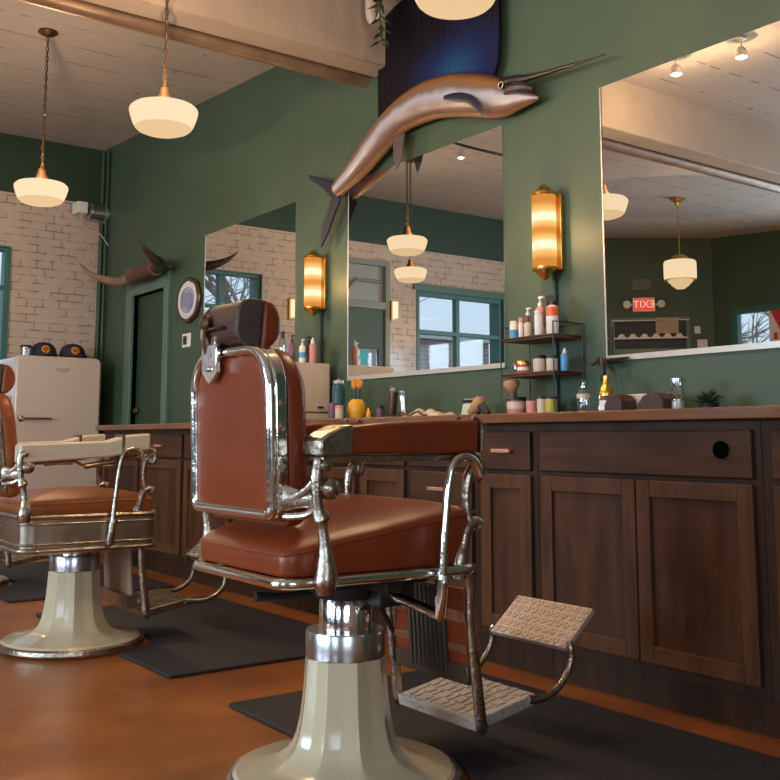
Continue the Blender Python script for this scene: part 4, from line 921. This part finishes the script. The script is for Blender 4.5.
# left counter group
bottle('spray_can', -4.345, 2.85, CZ, .034, .22, tealc, M['steel'], 'tall dark teal can with silver top next to the towel cabinet', 'can', kind='cone', neck=.7, caph=.12)
tub('purple_jar', -4.26, 2.76, CZ, .022, .09, purp, purp, 'small purple jar in front of the yellow brush holder', 'jar')
tub('pale_jar', -4.20, 2.76, CZ, .022, .075, cream, pink, 'small pale jar with pink lid in front of the yellow brush holder', 'jar')
t = thing('brush_holder', (-4.19, 2.86, CZ), 'round yellow brush holder on the worktop', 'brush holder')
bm = bmesh.new(); lathe(bm, [(.03, 0), (.042, .02), (.048, .055), (.045, .085), (.030, .105), (.022, .108)], 24); obj('bowl', bm, yel, t, smooth=60)
for dx, h_, lb in ((-.016, .215, 'orange-headed brush standing in the yellow holder, left of two'), (.022, .22, 'orange-headed brush standing in the yellow holder, right of two')):
    t = thing('neck_brush', (-4.19 + dx, 2.86, CZ + .1085), lb, 'brush', 'orange brushes in the yellow holder')
    bm = bmesh.new(); tube(bm, [(0, 0, 0), (dx * .2, 0, .05)], .005, 8); obj('handle', bm, M['blackp'], t)
    bm = bmesh.new(); lathe(bm, [(.006, .05), (.017, .062), (.018, .09), (.010, .104), (.001, .107)], 14, c=(dx * .2, 0, 0)); obj('bristles', bm, orl if False else colour('orange_bristle', (.62, .26, .05), .8), t)
bottle('small_bottle', -4.04, 2.83, CZ, .013, .06, yel, M['gold'], 'tiny amber bottle between the brush holder and the bronze clipper', kind='cap')
tub('small_jar', -3.985, 2.86, CZ, .020, .07, purp, M['blackp'], 'small dark jar left of the bronze clipper', 'jar')
def clipper(x, y, m_body, lab, lean, h=.14):
    t = thing('hair_clipper', (x, y, CZ), lab, 'hair clipper', 'hair clippers on the worktop')
    R_ = Matrix.Translation((0, 0, .004)) @ Matrix.Rotation(lean, 4, 'Y')
    bm = bmesh.new(); lathe(bm, [(.001, .012), (.018, .014), (.022, .03), (.019, .07), (.023, .105), (.022, h - .02), (.019, h - .018)], 16, mtx=R_); obj('body', bm, m_body, t)
    bm = bmesh.new(); bx(bm, -.02, .02, -.006, .006, h - .018, h, mtx=R_)
    for i in range(6): bx(bm, -.019 + i * .0066, -.0157 + i * .0066, -.005, .005, h, h + .006, mtx=R_)
    obj('blade', bm, M['steel'], t)
    bm = bmesh.new(); lathe(bm, [(.032, 0), (.030, .010), (.022, .0125), (.001, .0125)], 20); obj('stand', bm, M['blackp'], t)
clipper(-3.875, 2.85, M['bronze'], 'dark bronze hair clipper standing on the worktop', .12, .15)
clipper(-3.775, 2.85, M['chrome'], 'chrome hair clipper beside the bronze one', -.05, .13)
def cloth(x, y, rx, ry, h, label, seed):
    random.seed(seed); bm = bmesh.new(); N = 22; g = []
    for i in range(N):
        row = []
        for j in range(N):
            u = -1 + 2 * i / (N - 1); v = -1 + 2 * j / (N - 1); d = max(abs(u), abs(v)); e = max(0, 1 - d ** 3)
            row.append(bm.verts.new((x + u * rx, y + v * ry, CZ + .004 + e * h * (.55 + .22 * math.sin(3.1 * u + seed) + .12 * math.sin(4 * v + 2 * u + seed)))))
        g.append(row)
    for i in range(N - 1):
        for j in range(N - 1): bm.faces.new((g[i][j], g[i + 1][j], g[i + 1][j + 1], g[i][j + 1]))
    o = obj('folded_towel', bm, colour('towel', (.60, .50, .38), .9), smooth=80)
    s = o.modifiers.new('thick', 'SOLIDIFY'); s.thickness = .003; s.offset = -1
    tag(o, label, 'towel', 'crumpled cloths on the worktop')
cloth(-3.655, 2.84, .055, .06, .05, 'crumpled cream cloth right of the chrome clipper', 1)
cloth(-3.50, 2.84, .065, .06, .055, 'crumpled cream cloth left of the pale card', 4)
bm = bmesh.new(); pts = [(-3.74 + i * .013, 2.765 + .004 * math.sin(i), CZ + .012 + .018 * math.sin(i * .35) ** 2) for i in range(20)]; tube(bm, pts, .0045, 6)
tag(obj('clipper_cord', bm, M['bronze']), 'bronze coiled clipper cord lying in front of the cloths', 'cord')
t = thing('pale_card', (-3.32, 2.86, CZ), 'pale mint card leaning on a dark block on the worktop', 'card')
obj('card_face', box(-.048, .048, -.004, 0, .0, .085, mtx=Matrix.Rotation(-.25, 4, 'X')), mint, t); obj('dark_block', box(-.052, .05, .012, .028, 0, .08), M['blackp'], t)
t = thing('duster_brush', (-3.185, 2.80, CZ), 'tan bristle duster brush with black handle leaning left of the shelf', 'brush')
bm = bmesh.new(); tube(bm, [(-.055, 0, .020), (-.02, 0, .040), (.005, 0, .060), (.012, 0, .085)], [.014, .024, .028, .018], 12, smooth=3); obj('bristles', bm, colour('tan_bristle', (.48, .26, .12), .9), t)
bm = bmesh.new(); tube(bm, [(.015, 0, .05), (.04, 0, .03), (.065, 0, .012)], [.020, .016, .012], 12, smooth=3); obj('handle', bm, M['blackp'], t)

# three tier shelf
XL, XR, YF, YB = -3.11, -2.80, 2.865, 3.035
t = thing('countertop_shelf', ((XL + XR) / 2, (YF + YB) / 2, CZ), 'two-tier wood and black wire shelf standing on the worktop', 'shelf')
hx = (XR - XL) / 2; hy = (YB - YF) / 2
M['shelf'] = mat('shelf_wood', (.10, .035, .016), .5, noise=((.16, .06, .028), 8, (1, 6, 6)))
for z in (1.085, 1.235): obj('shelf_board', box(-hx + .004, hx - .004, -hy + .004, hy - .004, z - CZ, z - CZ + .017), M['shelf'], t, bevel=.002)
bm = bmesh.new()
for sx in (-1, 1):
    for sy in (-1, 1): tube(bm, [(sx * hx, sy * hy, 0), (sx * hx, sy * hy, 1.30 - CZ)], .0032, 6)
for z in (1.30, 1.245, 1.095):
    tube(bm, [(-hx, -hy, z - CZ), (-hx, hy, z - CZ), (hx, hy, z - CZ), (hx, -hy, z - CZ)] , .0025, 6) if z == 1.30 else tube(bm, [(-hx, -hy, z - CZ), (-hx, hy, z - CZ), (hx, hy, z - CZ), (hx, -hy, z - CZ)], .0025, 6, closed=True)
obj('wire_frame', bm, M['black'], t)
S1 = 1.2525; S2 = 1.1025; G1 = 'toiletries on the upper shelf'; G2 = 'jars on the lower shelf'
bottle('lotion_bottle', -3.075, 2.91, S1, .018, .075, white, white, 'short white bottle with blue round label, leftmost on the upper shelf', group=G1, kind='cap', band=(.05, .55, blueL), neck=.8, caph=.1)
bottle('pump_bottle', -3.05, 2.97, S1, .019, .135, M['clear'], white, 'clear pump bottle at the back left of the upper shelf', group=G1)
bottle('small_bottle', -3.02, 2.90, S1, .011, .085, white, pink, 'slim white bottle with pink cap on the upper shelf', group=G1, kind='cap', neck=.8)
bottle('pump_bottle', -2.975, 2.97, S1, .021, .175, pink, white, 'pink bottle with white pump, tall at the middle of the upper shelf', group=G1, kind='pump', band=(.1, .35, white))
bottle('small_bottle', -2.975, 2.895, S1, .015, .085, cream, amber, 'little cream bottle with brown cap in front of the pink pump bottle', group=G1, kind='cap', caph=.3)
bottle('lotion_bottle', -2.925, 2.91, S1, .018, .105, white, white, 'plain white cylindrical bottle on the upper shelf', group=G1, kind='cap', neck=.9, caph=.08)
bottle('spray_bottle', -2.865, 2.93, S1, .026, .165, white, M['blackp'], 'white spray bottle with orange label and black trigger on the upper shelf', group=G1, kind='trigger', band=(.62, .92, orl))
tub('dark_jar', -3.085, 2.93, S2, .014, .045, M['clear'], redl, 'small clear jar with red lid, leftmost on the lower shelf', 'jar', group=G2)
tub('red_tin', -3.03, 2.92, S2, .028, .052, redp, M['gold'], 'red tin with gold lid on the lower shelf', 'tin', group=G2, lid=.3, band=(.3, .7, white))
tub('white_jar', -2.935, 2.92, S2, .028, .070, cream, M['blackp'], 'cream jar with black lid on the lower shelf, left of two', 'jar', group=G2, lid=.22)
tub('white_jar', -2.872, 2.93, S2, .025, .066, cream, M['blackp'], 'cream jar with black lid on the lower shelf, right of two', 'jar', group=G2, lid=.2)
bottle('lotion_bottle', -2.825, 2.955, S2, .017, .095, blueL, white, 'blue bottle with white nozzle at the right end of the lower shelf', group=G2, kind='cone')
tub('pink_tub', -3.055, 2.90, CZ, .042, .082, pink, M['blackp'], 'pink tub with black lid under the shelf', lid=.2, band=(.5, .9, cream))
tub('pink_tub', -2.965, 2.90, CZ, .024, .064, pink, pink, 'small pink tub between the larger tubs under the shelf', lid=.2)
tub('cream_tub', -2.905, 2.90, CZ, .022, .080, cream, M['blackp'], 'cream tub with black lid under the shelf', lid=.14)
tub('yellow_tub', -2.852, 2.90, CZ, .026, .078, ygr, M['blackp'], 'olive yellow tub with black lid under the shelf', lid=.14)
t = thing('shaving_brush', (-3.075, 2.90, CZ + .0825), 'fluffy tan shaving brush resting on the black-lidded pink tub', 'brush')
bm = bmesh.new(); MX = Matrix.Translation((0, 0, .001)); lathe(bm, [(.016, 0), (.018, .01), (.016, .018)], 16); obj('handle', bm, amber, t)
bm = bmesh.new(); lathe(bm, [(.014, .018), (.028, .040), (.036, .058), (.030, .070), (.001, .075)], 20, mtx=Matrix.Rotation(-.15, 4, 'Y')); obj('bristles', bm, bpy.data.materials['tan_bristle'], t, smooth=60)

# right counter group
bottle('spray_bottle', -2.64, 2.86, CZ, .026, .135, M['clear'], M['clear'], 'clear glass spray bottle right of the shelf', kind='pump', band=(.62, .78, cream))
bottle('glass_bottle', -2.585, 2.90, CZ, .022, .075, M['clear'], M['clear'], 'short clear glass bottle behind the clear spray bottle', kind='cap', neck=.7)
bottle('gold_bottle', -2.525, 2.86, CZ, .026, .145, amber, M['gold'], 'dark bottle with tall gold cap on the worktop', kind='step', neck=.7, caph=.5, band=(.2, .7, white))
t = thing('tissue_box', (-2.37, 2.92, CZ), 'cream box standing between two brown blocks on the worktop', 'box')
obj('box', box(-.085, .085, -.03, .05, 0, .072), cream, t, bevel=.003)
def wedge(x, w, label):
    bm = bmesh.new(); pts = [(-w / 2, 0), (w / 2, 0), (w / 2, .045), (w * .3, .066), (0, .072), (-w * .3, .060), (-w / 2, .03)]
    prism(bm, pts, lambda u, v: (x + u, 2.80, CZ + v), lambda u, v: (x + u, 2.885, CZ + v)); tag(obj('leather_block', bm, colour('brown_block', (.045, .014, .009), .5), bevel=.008, seg=3), label, 'block', 'brown rounded blocks on the worktop')
wedge(-2.445, .085, 'brown rounded leather block beside the gold-capped bottle'); wedge(-2.275, .115, 'brown rounded leather block beside the tall glass jar')
t = thing('glass_jar', (-2.20, 2.86, CZ), 'tall clear glass jar with metal lid on the right of the worktop', 'jar')
bm = bmesh.new(); lathe(bm, [(.024, 0), (.026, .003), (.026, .045), (.022, .050), (.026, .056), (.026, .108)], 24); obj('glass_body', bm, M['clear'], t)
bm = bmesh.new(); lathe(bm, [(.027, .1083), (.027, .118), (.02, .120), (.001, .120)], 24); obj('lid', bm, M['steel'], t)
bm = bmesh.new(); lathe(bm, [(.0, .004), (.022, .005), (.022, .04), (.0, .041)], 16, cap=False); obj('contents', bm, white, t)
t = thing('small_plant', (-2.10, 2.90, CZ), 'low dark green plant at the right of the glass jar', 'plant')
bm = bmesh.new(); lathe(bm, [(.028, 0), (.034, .03), (.03, .031), (.001, .031)], 18); obj('pot', bm, M['blackp'], t)
bm = bmesh.new(); random.seed(11)
for i in range(70):
    a = random.uniform(0, 2 * PI); e = random.uniform(.1, 1.3); d = Vector((math.cos(a) * math.cos(e), math.sin(a) * math.cos(e), math.sin(e))); p0 = Vector((0, 0, .03)); L_ = random.uniform(.035, .06)
    tube(bm, [p0, p0 + d * L_ * .6, p0 + d * L_ + Vector((0, 0, -.004))], [.002, .006, .001], 5, flat=.4)
obj('leaves', bm, mat('dark_leaf', (.02, .035, .014), .6), t)
bm = bmesh.new(); bx(bm, -2.04, -1.98, 2.80, 2.83, CZ, CZ + .008); tag(obj('white_comb', bm, white, bevel=.002), 'small white comb lying at the right end of the worktop items', 'comb')
# black hook at the mirror corner
bm = bmesh.new(); tube(bm, [(-2.70, WY - .001, 1.135), (-2.68, WY - .05, 1.14), (-2.62, WY - .10, 1.13), (-2.60, WY - .12, 1.09), (-2.61, WY - .12, 1.05)], [.010, .012, .014, .009, .006], 10, smooth=5)
tube(bm, [(-2.69, WY - .03, 1.138), (-2.66, WY - .05, 1.10), (-2.655, WY - .06, 1.06)], [.012, .010, .005], 8, smooth=4); tube(bm, [(-2.74, WY - .03, 1.125), (-2.69, WY - .03, 1.14), (-2.55, WY - .03, 1.142)], .006, 8)
tag(obj('wall_hook', bm, M['black']), 'black metal hook below the left corner of the large right mirror', 'hook')

# ------------------------------------------------------------------ light
w = bpy.data.worlds.new('world'); bpy.context.scene.world = w; w.use_nodes = True
bg = w.node_tree.nodes['Background']; bg.inputs[0].default_value = (.70, .84, 1.0, 1); bg.inputs[1].default_value = 1.15
def added_daylight(x, y, z, rx, rz, sx, sz, e, c=(.72, .86, 1.0)):
    l = bpy.data.lights.new('window_daylight', 'AREA'); l.shape = 'RECTANGLE'; l.size = sx; l.size_y = sz; l.energy = e; l.color = c
    o = bpy.data.objects.new('window_daylight', l); o.location = (x, y, z); o.rotation_euler = (rx, 0, rz); col.objects.link(o)
added_daylight(3.3, (W8[0] + W8[1]) / 2, (W8[2] + W8[3]) / 2, PI / 2, PI / 2, W8[1] - W8[0], W8[3] - W8[2], 55)  # area lamp for the added, unseen opening in the near wall
for s, e in ((SW[1], 230), (SW[2], 170), (SW[3], 60)):     # daylight from area lamps outside the added, unseen street windows
    added_daylight((s[0] + s[1]) / 2, -4.8, (s[2] + s[3]) / 2, PI / 2, 0, s[1] - s[0], s[3] - s[2], e)
sc = bpy.context.scene
sc.view_settings.view_transform = 'Standard'; sc.view_settings.look = 'None'; sc.view_settings.gamma = 1; sc.view_settings.use_curve_mapping = False
sc.view_settings.exposure = 0.0
sc.cycles.max_bounces = 8
